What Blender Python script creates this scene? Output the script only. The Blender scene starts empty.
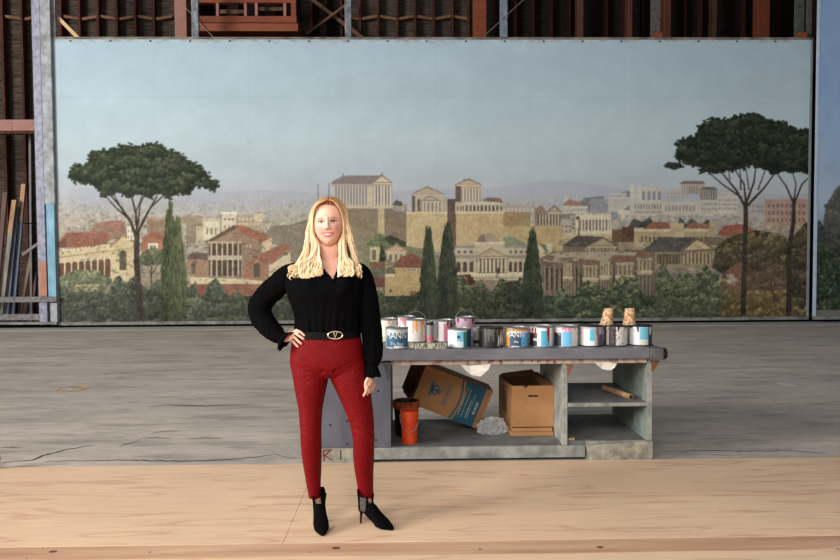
import bpy, bmesh, math, random
import numpy as np
from mathutils import Vector, Matrix

# ------------------------------------------------------------ camera, world, lights, exposure
S = bpy.context.scene
C = S.collection
R_ = math.radians
F = 720.0
CAM = Vector((0, 0, 1.49))
CR = Matrix.Rotation(-R_(1.24), 3, 'Z') @ Matrix.Rotation(R_(90 - 2.23), 3, 'X') @ Matrix.Rotation(-0.0056, 3, 'Z')
cd = bpy.data.cameras.new('camera'); cam = bpy.data.objects.new('camera', cd); C.objects.link(cam)
cd.sensor_width = 36; cd.lens = 36 * F / 840; cd.clip_end = 200
cam.matrix_world = Matrix.Translation(CAM) @ CR.to_4x4()
S.camera = cam
S.view_settings.view_transform = 'Standard'; S.view_settings.look = 'None'
S.view_settings.gamma = 1; S.view_settings.use_curve_mapping = False
S.view_settings.exposure = 0.0

w = bpy.data.worlds.new('world'); S.world = w; w.use_nodes = True
w.node_tree.nodes['Background'].inputs[0].default_value = (0.80, 0.88, 1.0, 1)
w.node_tree.nodes['Background'].inputs[1].default_value = 0.22

def area(name, loc, target, sx, sy, power, col):
    l = bpy.data.lights.new(name, 'AREA'); l.shape = 'RECTANGLE'; l.size = sx; l.size_y = sy
    l.energy = power; l.color = col
    o = bpy.data.objects.new(name, l); C.objects.link(o); o.location = loc
    o.rotation_euler = (Vector(target) - Vector(loc)).to_track_quat('-Z', 'Y').to_euler()
    return o
area('stage_door_daylight', (-17.0, -2.0, 6.5), (1.5, 12.5, 2.2), 7.0, 7.0, 4350, (1.0, 0.985, 0.96))
area('softbox', (-2.3, 0.2, 2.9), (-0.2, 4.4, 0.6), 1.6, 1.6, 118, (1.0, 0.93, 0.86))
area('front_fill', (-0.5, -1.8, 4.6), (0.0, 8.0, 1.4), 3.0, 2.0, 210, (1.0, 0.95, 0.9))

# ------------------------------------------------------------ measuring helpers
def ray(px, py): return CR @ Vector(((px - 420) / F, (280 - py) / F, -1.0))
def at(px, py, Y):
    d = ray(px, py); return CAM + d * (Y / d.y)
def gr(px, py, z=0.0):
    d = ray(px, py); return CAM + d * ((z - CAM.z) / d.z)
def pj(p):
    q = CR.transposed() @ (Vector(p) - CAM); return 420 + F * q.x / -q.z, 280 - F * q.y / -q.z

# ------------------------------------------------------------ materials
def lin(c):
    return tuple(((v / 255) / 12.92 if v / 255 <= 0.04045 else ((v / 255 + 0.055) / 1.055) ** 2.4) for v in c)
def mat(name, rgb, rough=0.6, metal=0.0, var=0.15, scale=6.0, stretch=(1, 1, 1), bump=0.0, spec=0.4, rgb2=None, bscale=None, detail=6, sss=0, alpha=1, trans=0, contrast=(0.35, 0.65)):
    m = bpy.data.materials.new(name); m.use_nodes = True
    nt = m.node_tree; b = nt.nodes['Principled BSDF']
    b.inputs['Roughness'].default_value = rough; b.inputs['Metallic'].default_value = metal
    b.inputs['Specular IOR Level'].default_value = spec
    if sss:
        b.inputs['Subsurface Weight'].default_value = sss; b.inputs['Subsurface Radius'].default_value = (0.012, 0.005, 0.003)
    if trans: b.inputs['Transmission Weight'].default_value = trans
    b.inputs['Alpha'].default_value = alpha
    tc = nt.nodes.new('ShaderNodeTexCoord'); mp = nt.nodes.new('ShaderNodeMapping'); mp.inputs['Scale'].default_value = stretch
    nt.links.new(tc.outputs['Object'], mp.inputs['Vector'])
    n = nt.nodes.new('ShaderNodeTexNoise'); n.inputs['Scale'].default_value = scale; n.inputs['Detail'].default_value = detail
    n.inputs['Roughness'].default_value = 0.65
    nt.links.new(mp.outputs[0], n.inputs['Vector'])
    r = nt.nodes.new('ShaderNodeValToRGB'); a = lin(rgb)
    c2 = lin(rgb2) if rgb2 else tuple(v * (1 - var) for v in a)
    c1 = a if rgb2 else tuple(min(1, v * (1 + var)) for v in a)
    r.color_ramp.elements[0].position = contrast[0]; r.color_ramp.elements[1].position = contrast[1]
    r.color_ramp.elements[0].color = (*c2, 1); r.color_ramp.elements[1].color = (*c1, 1)
    nt.links.new(n.outputs['Fac'], r.inputs[0]); nt.links.new(r.outputs[0], b.inputs['Base Color'])
    if bump:
        bn = nt.nodes.new('ShaderNodeBump'); bn.inputs['Strength'].default_value = bump; bn.inputs['Distance'].default_value = 0.01
        n2 = nt.nodes.new('ShaderNodeTexNoise'); n2.inputs['Scale'].default_value = bscale or scale * 4; n2.inputs['Detail'].default_value = 5
        nt.links.new(mp.outputs[0], n2.inputs['Vector']); nt.links.new(n2.outputs['Fac'], bn.inputs['Height'])
        nt.links.new(bn.outputs[0], b.inputs['Normal'])
    return m
def vmat(name, rough=0.6, metal=0.0, spec=0.3, var=0.06, scale=30, bump=0.0, sss=0, stretch=(1, 1, 1)):
    m = bpy.data.materials.new(name); m.use_nodes = True
    nt = m.node_tree; b = nt.nodes['Principled BSDF']
    b.inputs['Roughness'].default_value = rough; b.inputs['Metallic'].default_value = metal; b.inputs['Specular IOR Level'].default_value = spec
    if sss:
        b.inputs['Subsurface Weight'].default_value = sss; b.inputs['Subsurface Radius'].default_value = (0.012, 0.005, 0.003)
        b.inputs['Subsurface Scale'].default_value = 1.0
    at_ = nt.nodes.new('ShaderNodeAttribute'); at_.attribute_name = 'paint'
    tc = nt.nodes.new('ShaderNodeTexCoord'); mp = nt.nodes.new('ShaderNodeMapping'); mp.inputs['Scale'].default_value = stretch
    n = nt.nodes.new('ShaderNodeTexNoise'); n.inputs['Scale'].default_value = scale; n.inputs['Detail'].default_value = 6
    nt.links.new(tc.outputs['Object'], mp.inputs[0]); nt.links.new(mp.outputs[0], n.inputs['Vector'])
    mr = nt.nodes.new('ShaderNodeMapRange'); mr.inputs['From Min'].default_value = 0.3; mr.inputs['From Max'].default_value = 0.7
    mr.inputs['To Min'].default_value = 1 - var; mr.inputs['To Max'].default_value = 1 + var
    nt.links.new(n.outputs['Fac'], mr.inputs['Value'])
    mx = nt.nodes.new('ShaderNodeVectorMath'); mx.operation = 'SCALE'
    nt.links.new(at_.outputs['Color'], mx.inputs[0]); nt.links.new(mr.outputs[0], mx.inputs['Scale'])
    nt.links.new(mx.outputs[0], b.inputs['Base Color'])
    if bump:
        bn = nt.nodes.new('ShaderNodeBump'); bn.inputs['Strength'].default_value = bump; bn.inputs['Distance'].default_value = 0.01
        nt.links.new(n.outputs['Fac'], bn.inputs['Height']); nt.links.new(bn.outputs[0], b.inputs['Normal'])
    return m

# ------------------------------------------------------------ objects
def tag(o, label=None, cat=None, group=None, kind=None):
    if label: o['label'] = label
    if cat: o['category'] = cat
    if group: o['group'] = group
    if kind: o['kind'] = kind
    return o
def empty(name, loc, label, cat, group=None, rz=0.0):
    o = bpy.data.objects.new(name, None); C.objects.link(o); o.location = loc; o.rotation_euler = (0, 0, rz)
    o.empty_display_size = 0.1
    return tag(o, label, cat, group)
def link_mesh(name, me, m=None, parent=None, loc=None):
    o = bpy.data.objects.new(name, me); C.objects.link(o)
    if m: me.materials.append(m)
    if loc is not None: o.location = loc
    if parent: o.parent = parent
    return o
class MB:
    """collects shapes in one bmesh"""
    def __init__(s): s.b = bmesh.new()
    def verts_faces(s, vs, fs):
        v = [s.b.verts.new(p) for p in vs]
        for f in fs:
            try: s.b.faces.new([v[i] for i in f])
            except ValueError: pass
        return s
    def box(s, a, b, rot=None, piv=None):
        x0, y0, z0 = a; x1, y1, z1 = b
        vs = [Vector(p) for p in ((x0, y0, z0), (x1, y0, z0), (x1, y1, z0), (x0, y1, z0), (x0, y0, z1), (x1, y0, z1), (x1, y1, z1), (x0, y1, z1))]
        if rot is not None:
            c = Vector(piv) if piv is not None else (vs[0] + vs[6]) / 2
            vs = [rot @ (v - c) + c for v in vs]
        return s.verts_faces(vs, [(0, 3, 2, 1), (4, 5, 6, 7), (0, 1, 5, 4), (1, 2, 6, 5), (2, 3, 7, 6), (3, 0, 4, 7)])
    def prism(s, pts, off):
        n = len(pts); off = Vector(off); pts = [Vector(p) for p in pts]
        return s.verts_faces(pts + [p + off for p in pts],
                             [tuple(range(n))[::-1], tuple(range(n, 2 * n))] + [(i, (i + 1) % n, n + (i + 1) % n, n + i) for i in range(n)])
    def rings(s, rs, close=True, cap=True):
        n = len(rs[0]); vs = [p for r in rs for p in r]; fs = []
        for k in range(len(rs) - 1):
            for i in range(n if close else n - 1):
                j = (i + 1) % n; fs.append((k * n + i, k * n + j, (k + 1) * n + j, (k + 1) * n + i))
        if cap: fs += [tuple(range(n))[::-1], tuple(range((len(rs) - 1) * n, len(rs) * n))]
        return s.verts_faces(vs, fs)
    def tube(s, path, rad, n=8, flat=None):
        path = [Vector(p) for p in path]; rs = []
        if not hasattr(rad, '__len__'): rad = [rad] * len(path)
        up = None
        for i, p in enumerate(path):
            t = (path[min(i + 1, len(path) - 1)] - path[max(i - 1, 0)]).normalized()
            if up is None: up = Vector((0, 0, 1)) if abs(t.z) < 0.9 else Vector((0, 1, 0))
            a = t.cross(up)
            a = a.normalized() if a.length > 1e-4 else t.orthogonal().normalized()
            b = a.cross(t).normalized(); up = b
            r = rad[i]; ra, rb = (r if hasattr(r, '__len__') else (r, r))
            rs.append([p + a * math.cos(q) * ra + b * math.sin(q) * rb for q in [2 * math.pi * k / n for k in range(n)]])
        return s.rings(rs)
    def lathe(s, prof, c=(0, 0, 0), n=32, cap=True):
        c = Vector(c)
        return s.rings([[c + Vector((r * math.cos(q), r * math.sin(q), z)) for q in [2 * math.pi * k / n for k in range(n)]] for r, z in prof], cap=cap)
    def mesh(s, name, smooth=False):
        me = bpy.data.meshes.new(name); bmesh.ops.recalc_face_normals(s.b, faces=s.b.faces); s.b.to_mesh(me); s.b.free()
        if smooth: me.shade_smooth()
        return me
    def build(s, name, m, parent=None, smooth=False, loc=None, bevel=0):
        me = s.mesh(name, smooth); o = link_mesh(name, me, m, parent, loc)
        if bevel:
            md = o.modifiers.new('bevel', 'BEVEL'); md.width = bevel; md.segments = 2; md.limit_method = 'ANGLE'
        return o
def set_paint(me, cols):
    a = me.color_attributes.new('paint', 'FLOAT_COLOR', 'POINT')
    arr = np.ones((len(me.vertices), 4), np.float32); arr[:, :3] = cols; a.data.foreach_set('color', arr.ravel())
def text_geo(s, size):
    """flat outline letters as (verts, faces), centred on the origin"""
    cu = bpy.data.curves.new('t', 'FONT'); cu.body = s; cu.size = size; cu.align_x = 'CENTER'; cu.align_y = 'CENTER'
    o = bpy.data.objects.new('t', cu); C.objects.link(o)
    dg = bpy.context.evaluated_depsgraph_get(); me = bpy.data.meshes.new_from_object(o.evaluated_get(dg))
    vs = [v.co.copy() for v in me.vertices]; fs = [tuple(p.vertices) for p in me.polygons]
    bpy.data.objects.remove(o); bpy.data.curves.remove(cu); bpy.data.meshes.remove(me)
    return vs, fs

# ------------------------------------------------------------ a small painter for painted surfaces
class Painter:
    def __init__(s, x0, y0, x1, y1, k):
        s.x0, s.y0, s.k = x0, y0, k
        s.w, s.h = int((x1 - x0) * k), int((y1 - y0) * k)
        s.a = np.zeros((s.h, s.w, 3), np.float32)
        s.rng = np.random.default_rng(7)
    def win(s, xa, ya, xb, yb):
        i0 = max(0, int((xa - s.x0) * s.k) - 1); i1 = min(s.w, int((xb - s.x0) * s.k) + 2)
        j0 = max(0, int((ya - s.y0) * s.k) - 1); j1 = min(s.h, int((yb - s.y0) * s.k) + 2)
        if i1 <= i0 or j1 <= j0: return None
        X = s.x0 + (np.arange(i0, i1) + .5) / s.k; Y = s.y0 + (np.arange(j0, j1) + .5) / s.k
        return i0, i1, j0, j1, *np.meshgrid(X, Y)
    def mask(s, pts, X, Y):
        m = np.zeros(X.shape, bool); n = len(pts)
        for i in range(n):
            xa, ya = pts[i]; xb, yb = pts[(i + 1) % n]
            if ya == yb: continue
            c = ((ya > Y) != (yb > Y)) & (X < (xb - xa) * (Y - ya) / (yb - ya) + xa); m ^= c
        return m
    def noise(s, shape, sx, sy):
        h = max(2, int(shape[0] / sy) + 2); w_ = max(2, int(shape[1] / sx) + 2)
        g = s.rng.random((h, w_)); yy = np.linspace(0, h - 1.001, shape[0]); xx = np.linspace(0, w_ - 1.001, shape[1])
        yi = yy.astype(int); xi = xx.astype(int); fy = (yy - yi)[:, None]; fx = (xx - xi)[None]
        fy = fy * fy * (3 - 2 * fy); fx = fx * fx * (3 - 2 * fx)
        return (g[yi][:, xi] * (1 - fy) * (1 - fx) + g[yi + 1][:, xi] * fy * (1 - fx) + g[yi][:, xi + 1] * (1 - fy) * fx + g[yi + 1][:, xi + 1] * fy * fx) - .5
    def poly(s, pts, col, tex=10, tx=3, ty=3, alpha=1.0, col2=None):
        xs = [p[0] for p in pts]; ys = [p[1] for p in pts]
        W = s.win(min(xs), min(ys), max(xs), max(ys))
        if W is None: return
        i0, i1, j0, j1, X, Y = W; m = s.mask(pts, X, Y)
        c = np.array(col, np.float32)[None, None] * np.ones(X.shape + (1,))
        if col2 is not None:
            t = ((Y - min(ys)) / max(1e-3, max(ys) - min(ys)))[..., None]; c = c * (1 - t) + np.array(col2) * t
        if tex: c = c + (s.noise(X.shape, tx * s.k, ty * s.k) * tex + s.noise(X.shape, 1.2 * s.k, 1.2 * s.k) * tex)[..., None]
        r = s.a[j0:j1, i0:i1]; r[m] = r[m] * (1 - alpha) + c[m] * alpha
    def rect(s, xa, ya, xb, yb, col, **k): s.poly([(xa, ya), (xb, ya), (xb, yb), (xa, yb)], col, **k)
    def line(s, pts, w0, w1, col, **k):
        n = len(pts) - 1
        for i in range(n):
            (xa, ya), (xb, yb) = pts[i], pts[i + 1]; L = math.hypot(xb - xa, yb - ya) or 1
            nx, ny = -(yb - ya) / L, (xb - xa) / L
            a = (w0 + (w1 - w0) * i / n) / 2; b = (w0 + (w1 - w0) * (i + 1) / n) / 2
            s.poly([(xa + nx * a, ya + ny * a), (xb + nx * b, yb + ny * b), (xb - nx * b, yb - ny * b), (xa - nx * a, ya - ny * a)], col, tex=k.get('tex', 6))
            if w0 > 2: s.dab(xb, yb, b, b, col)
    def dab(s, x, y, rx, ry, col, ang=0, alpha=1.0):
        W = s.win(x - max(rx, ry), y - max(rx, ry), x + max(rx, ry), y + max(rx, ry))
        if W is None: return
        i0, i1, j0, j1, X, Y = W; ca, sa = math.cos(ang), math.sin(ang)
        u = ((X - x) * ca + (Y - y) * sa) / rx; v = (-(X - x) * sa + (Y - y) * ca) / ry
        al = np.clip((1.15 - np.sqrt(u * u + v * v)) * 4, 0, 1)[..., None] * alpha
        r = s.a[j0:j1, i0:i1]; r[...] = r * (1 - al) + np.array(col, np.float32) * al
    def blur(s, n=1):
        for _ in range(n):
            p = np.pad(s.a, ((1, 1), (1, 1), (0, 0)), 'edge')
            s.a = (p[:-2, 1:-1] + p[2:, 1:-1] + p[1:-1, :-2] + p[1:-1, 2:] + 2 * p[1:-1, 1:-1]) / 6
    def fol(s, pts, dark, light, n, r=1.6, ang=None, lit=0.55):
        """leaf dabs inside an outline, the light ones towards the tops of clumps"""
        xs = [p[0] for p in pts]; ys = [p[1] for p in pts]; x0, x1, y0, y1 = min(xs), max(xs), min(ys), max(ys)
        s.poly(pts, dark, tex=16)
        d = np.array(dark, float); l = np.array(light, float); R = s.rng
        P = []
        while len(P) < n:
            X = R.uniform(x0, x1, 4 * n); Y = R.uniform(y0, y1, 4 * n); m = s.mask(pts, X, Y)
            P += list(zip(X[m], Y[m]))
        P = P[:n]
        K = max(4, n // 22); cx = np.array([P[i] for i in R.integers(0, n, K)])
        cr = max(2.6, math.sqrt((x1 - x0) * (y1 - y0) / K) * 0.75)
        P = sorted(P, key=lambda q: q[1] + R.normal(0, 6))
        for x, y in P:
            j = np.argmin(np.hypot(x - cx[:, 0], (y - cx[:, 1]) * 1.6)); dy = y - cx[j, 1]; dx = x - cx[j, 0]
            t = np.clip(lit - dy / cr * .8 - dx / cr * .12 + R.normal(0, .2) - (y - y0) / (y1 - y0 + 1) * .25, -.25, 1.1)
            rr = r * R.uniform(.35, 1.15)
            s.dab(x, y, rr, rr * R.uniform(.35, .8), d * (1 - t) + l * t + R.normal(0, 6), ang if ang is not None else R.uniform(-1.2, 1.2), .85)
    def sample(s, X, Y):
        i = np.clip((X - s.x0) * s.k - .5, 0, s.w - 1.001); j = np.clip((Y - s.y0) * s.k - .5, 0, s.h - 1.001)
        a = i.astype(int); b = j.astype(int); f = (i - a)[:, None]; g = (j - b)[:, None]; A = s.a
        c = A[b, a] * (1 - f) * (1 - g) + A[b, a + 1] * f * (1 - g) + A[b + 1, a] * (1 - f) * g + A[b + 1, a + 1] * f * g
        c = np.clip(c / 255, 0, 1); return np.where(c <= .04045, c / 12.92, ((c + .055) / 1.055) ** 2.4)
# ------------------------------------------------------------ floor, walls
YM = 14.7
m_conc = None
def floor_mat():
    m = bpy.data.materials.new('worn_grey_stage_floor'); m.use_nodes = True; nt = m.node_tree; b = nt.nodes['Principled BSDF']
    b.inputs['Roughness'].default_value = 0.62; b.inputs['Specular IOR Level'].default_value = 0.35
    tc = nt.nodes.new('ShaderNodeTexCoord')
    def noise(sc, st, det=8):
        mp = nt.nodes.new('ShaderNodeMapping'); mp.inputs['Scale'].default_value = st
        n = nt.nodes.new('ShaderNodeTexNoise'); n.inputs['Scale'].default_value = sc; n.inputs['Detail'].default_value = det; n.inputs['Roughness'].default_value = .7
        nt.links.new(tc.outputs['Object'], mp.inputs[0]); nt.links.new(mp.outputs[0], n.inputs['Vector']); return n
    def ramp(src, stops):
        r = nt.nodes.new('ShaderNodeValToRGB'); e = r.color_ramp.elements
        e[0].position, e[0].color = stops[0][0], (*lin(stops[0][1]), 1); e[1].position, e[1].color = stops[-1][0], (*lin(stops[-1][1]), 1)
        for p, c in stops[1:-1]: x = e.new(p); x.color = (*lin(c), 1)
        nt.links.new(src.outputs['Fac'], r.inputs[0]); return r
    def mix(f, a, bb, mode='MIX'):
        x = nt.nodes.new('ShaderNodeMix'); x.data_type = 'RGBA'; x.blend_type = mode
        if hasattr(f, 'outputs'): nt.links.new(f.outputs[0], x.inputs[0])
        else: x.inputs[0].default_value = f
        nt.links.new(a, x.inputs[6]); nt.links.new(bb, x.inputs[7]); return x.outputs[2]
    a = ramp(noise(1.6, (.35, 1, 1)), [(.3, (176, 166, 155)), (.5, (194, 183, 170)), (.7, (212, 199, 184))])
    s1 = ramp(noise(3.0, (.35, 1.5, 1), 10), [(.42, (60, 58, 56)), (.47, (220, 218, 214)), (.56, (245, 244, 240)), (.64, (255, 255, 255))])
    c = mix(.28, a.outputs[0], s1.outputs[0], 'MULTIPLY')
    s2 = ramp(noise(14, (.3, 3, 1), 8), [(.38, (120, 116, 112)), (.5, (255, 255, 255)), (.6, (255, 255, 255))])
    c = mix(.35, c, s2.outputs[0], 'MULTIPLY')
    s3 = noise(2.2, (.5, 3, 1), 8); r3 = nt.nodes.new('ShaderNodeMapRange'); r3.inputs[1].default_value = .66; r3.inputs[2].default_value = .74
    nt.links.new(s3.outputs['Fac'], r3.inputs[0])
    wht = nt.nodes.new('ShaderNodeRGB'); wht.outputs[0].default_value = (*lin((205, 205, 205)), 1)
    c = mix(r3, c, wht.outputs[0])
    nt.links.new(c, b.inputs['Base Color'])
    bp = nt.nodes.new('ShaderNodeBump'); bp.inputs['Strength'].default_value = .3; bp.inputs['Distance'].default_value = .01
    n4 = noise(9, (.35, 2, 1), 9); nt.links.new(n4.outputs['Fac'], bp.inputs['Height']); nt.links.new(bp.outputs[0], b.inputs['Normal'])
    return m
m_floor = floor_mat()
fl = MB().box((-16, -4, -0.3), (16, 18, 0)).build('floor', m_floor); tag(fl, kind='structure')
m_crack = mat('dark_crack', (52, 48, 45), var=.3)
def ribbon(pts, wd, z):
    L = []; Rr = []
    for i, p in enumerate(pts):
        a = pts[max(0, i - 1)]; b = pts[min(len(pts) - 1, i + 1)]; t = Vector((b[0] - a[0], b[1] - a[1])); t = t.normalized() if t.length else Vector((1, 0))
        ww = wd * (.25 + .75 * math.sin(math.pi * (i + .3) / len(pts))) / 2
        L.append((p[0] - t.y * ww, p[1] + t.x * ww, z)); Rr.append((p[0] + t.y * ww, p[1] - t.x * ww, z))
    n = len(pts); return L + Rr, [(i, i + 1, n + i + 1, n + i) for i in range(n - 1)]
def floor_line(name, pp, wd, m, jit=.006, step=4, z=.0015):
    rnd = random.Random(len(pp) * 31 + int(pp[0][0])); pts = []
    for (xa, ya), (xb, yb) in zip(pp, pp[1:]):
        n = max(1, int(abs(xb - xa) / step))
        for i in range(n):
            g = gr(xa + (xb - xa) * i / n, ya + (yb - ya) * i / n); pts.append((g.x + rnd.uniform(-jit, jit), g.y + rnd.uniform(-jit, jit) * 2))
    g = gr(*pp[-1]); pts.append((g.x, g.y))
    v, f = ribbon(pts, wd, z); return MB().verts_faces(v, f).build(name, m, fl)
floor_line('crack', [(2, 463), (20, 461), (34, 460), (42, 455.5), (52, 453.5), (70, 449), (92, 445.5)], .022, m_crack)
floor_line('crack', [(46, 461.5), (80, 461), (130, 460), (180, 461.5), (225, 460), (262, 456.5), (274, 454), (285, 457), (296, 458)], .02, m_crack)
floor_line('crack', [(0, 447.8), (12, 447), (22, 448)], .015, m_crack)
floor_line('crack', [(137, 439.5), (152, 438), (170, 438.5)], .014, m_crack)
floor_line('crack', [(186, 438.5), (205, 438), (222, 439)], .012, m_crack)
floor_line('crack', [(120, 446), (130, 443), (140, 441)], .012, m_crack)
floor_line('crack', [(150, 434), (162, 431.5), (180, 431)], .012, m_crack)
floor_line('crack', [(148, 406.5), (170, 405), (205, 406), (250, 404.5)], .03, m_crack)
floor_line('crack', [(660, 452), (700, 450.5), (745, 451.5), (790, 450.8), (826, 453.5)], .014, m_crack)
m_chalk = mat('white_chalk', (205, 203, 198), var=.2, scale=20)
m_ochre = mat('ochre_paint', (188, 150, 95), var=.2, scale=20)
floor_line('paint_mark', [(778, 383), (788, 385), (797, 386.5)], .10, m_chalk, z=.002)
floor_line('paint_mark', [(745, 375), (770, 376), (803, 376.5)], .02, m_chalk, z=.002)
floor_line('paint_mark', [(56, 391), (62, 388), (74, 386.5), (86, 388.5), (80, 390.5), (66, 391.5), (57, 391)], .07, m_ochre, z=.002, jit=.01)
m_pale = mat('pale_threshold_strip', (176, 174, 172), var=.12, scale=4, stretch=(.3, 1, 1))
MB().box((-16, YM - .62, 0), (16, YM - .12, .006)).build('threshold_strip', m_pale, fl)
m_pinkl = mat('faded_pink_line', (150, 118, 116), var=.2, scale=4)
MB().box((6.2, YM - .62, .006), (12, YM - .55, .008)).build('painted_line', m_pinkl, fl)

m_shed = mat('old_dark_lath', (96, 84, 74), rgb2=(26, 22, 20), scale=5, stretch=(.6, 1, 9), bump=.8, rough=.9, spec=.1)
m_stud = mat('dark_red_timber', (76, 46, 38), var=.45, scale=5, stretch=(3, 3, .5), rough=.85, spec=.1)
m_studd = mat('shaded_dark_brown_timber', (50, 26, 21), var=.35, scale=5, stretch=(3, 3, .5), rough=.85, spec=.1)  # darker copy of the stud timber, shade put into the colour
m_salmon = mat('salmon_painted_post', (150, 106, 94), var=.12, scale=4, rough=.7)
m_orange = mat('orange_stained_timber', (126, 62, 34), var=.25, scale=4, stretch=(.4, 4, 4), rough=.7)
m_black = mat('black_void', (12, 11, 11), var=.2, rough=.95, spec=.05)
YB = 16.8
m_shed_shade = mat('shaded_lath', (44, 36, 32), rgb2=(16, 13, 12), scale=5, stretch=(.6, 1, 9), bump=.8, rough=.9, spec=.1)  # darker copy of the lath, its colour carries the shade behind the mural
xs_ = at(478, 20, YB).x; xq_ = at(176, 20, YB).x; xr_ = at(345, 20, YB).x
for a_, b_, mm_ in ((xs_, 16, m_shed_shade), (xq_, xr_, m_shed_shade)):  # thin dark sheets over the back wall where it lies in shade
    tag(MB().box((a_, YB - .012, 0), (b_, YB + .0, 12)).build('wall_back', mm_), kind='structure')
wb = MB().box((-16, YB, 0), (16, YB + .2, 12)).build('wall_back', m_shed); tag(wb, kind='structure')
cl = MB().box((-16, 9.5, 10.2), (16, YB + .2, 10.4)).build('shade_ceiling', m_black); tag(cl, kind='structure')  # unseen, added over the back zone to block world light
wr = MB().box((10.9, YM + .4, 0), (11.1, YB, 10.2)).build('wall_right', m_black); tag(wr, kind='structure')
wl = MB().box((-12.2, YM + .4, 0), (-12.0, YB, 10.2)).build('wall_left', m_shed); tag(wl, kind='structure')

def xz(px, py, Y): p = at(px, py, Y); return p.x, p.z
# wall studs (each its own)
studs = []
rnd = random.Random(3)
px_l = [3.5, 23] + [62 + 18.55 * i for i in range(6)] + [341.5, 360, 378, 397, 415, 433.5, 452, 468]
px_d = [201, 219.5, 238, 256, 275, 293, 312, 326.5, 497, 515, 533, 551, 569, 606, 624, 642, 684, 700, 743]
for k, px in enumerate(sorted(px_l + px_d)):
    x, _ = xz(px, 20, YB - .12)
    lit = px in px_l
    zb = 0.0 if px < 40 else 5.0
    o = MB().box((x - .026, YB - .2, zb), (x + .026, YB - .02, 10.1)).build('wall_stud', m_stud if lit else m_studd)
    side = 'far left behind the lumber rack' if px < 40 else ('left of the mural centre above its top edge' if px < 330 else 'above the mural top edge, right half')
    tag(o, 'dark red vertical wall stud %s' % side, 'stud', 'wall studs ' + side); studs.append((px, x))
# zigzag blocking between the studs
m_block = mat('brown_blocking', (120, 88, 68), var=.25, scale=8, rough=.85, spec=.1)
for seg in ([3.5, 23, 41], [62 + 18.55 * i for i in range(7)], [341.5, 360, 378, 397, 415, 433.5, 452, 470]):
    for i, (a, b) in enumerate(zip(seg, seg[1:])):
        xa, za = xz(a + 1.2, 18.5 if i % 2 else 15.8, YB - .18); xb, zb = xz(b - 1.2, 15.8 if i % 2 else 18.5, YB - .18)
        o = MB().prism([(xa, YB - .16, za - .03), (xb, YB - .16, zb - .03), (xb, YB - .16, zb + .03), (xa, YB - .16, za + .03)], (0, .1, 0)).build('blocking', m_block)
        tag(o, 'short brown block of wood slanting between two wall studs', 'block', 'zigzag blocking between the studs')
# diagonal braces behind
m_brace = mat('grey_brown_brace', (104, 78, 66), var=.2, scale=6, rough=.85, spec=.1)
def bar(name, a, b, Y, wpx, m, label, cat, th=.08, group=None, parent=None):
    (xa, za), (xb, zb) = xz(*a, Y), xz(*b, Y); wd = wpx * Y / F / 2; d = Vector((xb - xa, zb - za)).normalized(); n = Vector((-d.y, d.x)) * wd
    o = MB().prism([(xa - n.x, Y, za - n.y), (xb - n.x, Y, zb - n.y), (xb + n.x, Y, zb + n.y), (xa + n.x, Y, za + n.y)], (0, th, 0)).build(name, m, parent)
    if label: tag(o, label, cat, group)
    return o
bar('diagonal_brace', (300, -10), (368, 42), 16.35, 3.2, m_brace, 'long brown diagonal brace falling to the right above the mural, half behind a post', 'brace')
bar('diagonal_brace', (352, 0), (306, 34), 16.2, 2.2, m_brace, 'thin diagonal brace rising to the right and crossing the long one', 'brace')
m_wire = mat('thin_grey_cable', (125, 115, 105), var=.1)
bar('cable', (184, 6), (214, 38), 15.45, .6, m_wire, 'thin cable running down in front of the orange catwalk', 'cable', th=.02)
bar('cable', (676, -141), (484, 36), 15.9, .6, m_wire, 'thin cable slanting behind the grey post right of the brown column', 'cable', th=.02)
m_tan = mat('fresh_tan_wood', (214, 176, 130), var=.1, scale=6)
bar('wooden_batten', (57.5, 17), (81, 41), 14.802, 3.4, m_tan, 'fresh tan batten slanting down behind the top left corner of the mural', 'batten', th=.03)

# big uprights behind the mural
def upright(px0, px1, Y, m, label, name='timber_post', zt=10.1, zb=5.2, cat='post', th=.25):
    xa, _ = xz(px0, 20, Y); xb, _ = xz(px1, 20, Y)
    return tag(MB().box((xa, Y, zb), (xb, Y + th, zt)).build(name, m, bevel=.01), label, cat)
upright(174.5, 186.5, 16.0, m_salmon, 'wide salmon painted post beside the grey post left of the catwalk')
upright(473.5, 486.5, 16.0, m_orange, 'wide orange brown post standing above the middle of the mural')
m_dim = mat('shaded_orange_timber', (88, 48, 30), var=.25, scale=4, stretch=(4, 4, .4))  # orange timber darkened to hold the shade at the right
upright(577.5, 583.5, 16.2, mat('brown_post', (92, 56, 38), var=.2), 'narrow brown post above the mural, alone in the dark right of centre')
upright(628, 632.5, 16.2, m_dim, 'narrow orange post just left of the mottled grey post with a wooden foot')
upright(664, 671, 16.2, m_dim, 'narrow shade-darkened orange post just right of the mottled grey post with a wooden foot')
upright(713, 717, 16.2, mat('dim_brown_post', (74, 50, 34), var=.2), 'thin dim brown post in the dark gap at the upper right')
upright(758, 770, 16.0, mat('deep_orange_post', (106, 52, 28), var=.25, scale=4, stretch=(4, 4, .4)), 'wide bright orange post near the upper right corner')
upright(772, 781, 16.4, m_studd, 'dark brown post right beside the wide orange one')

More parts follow.
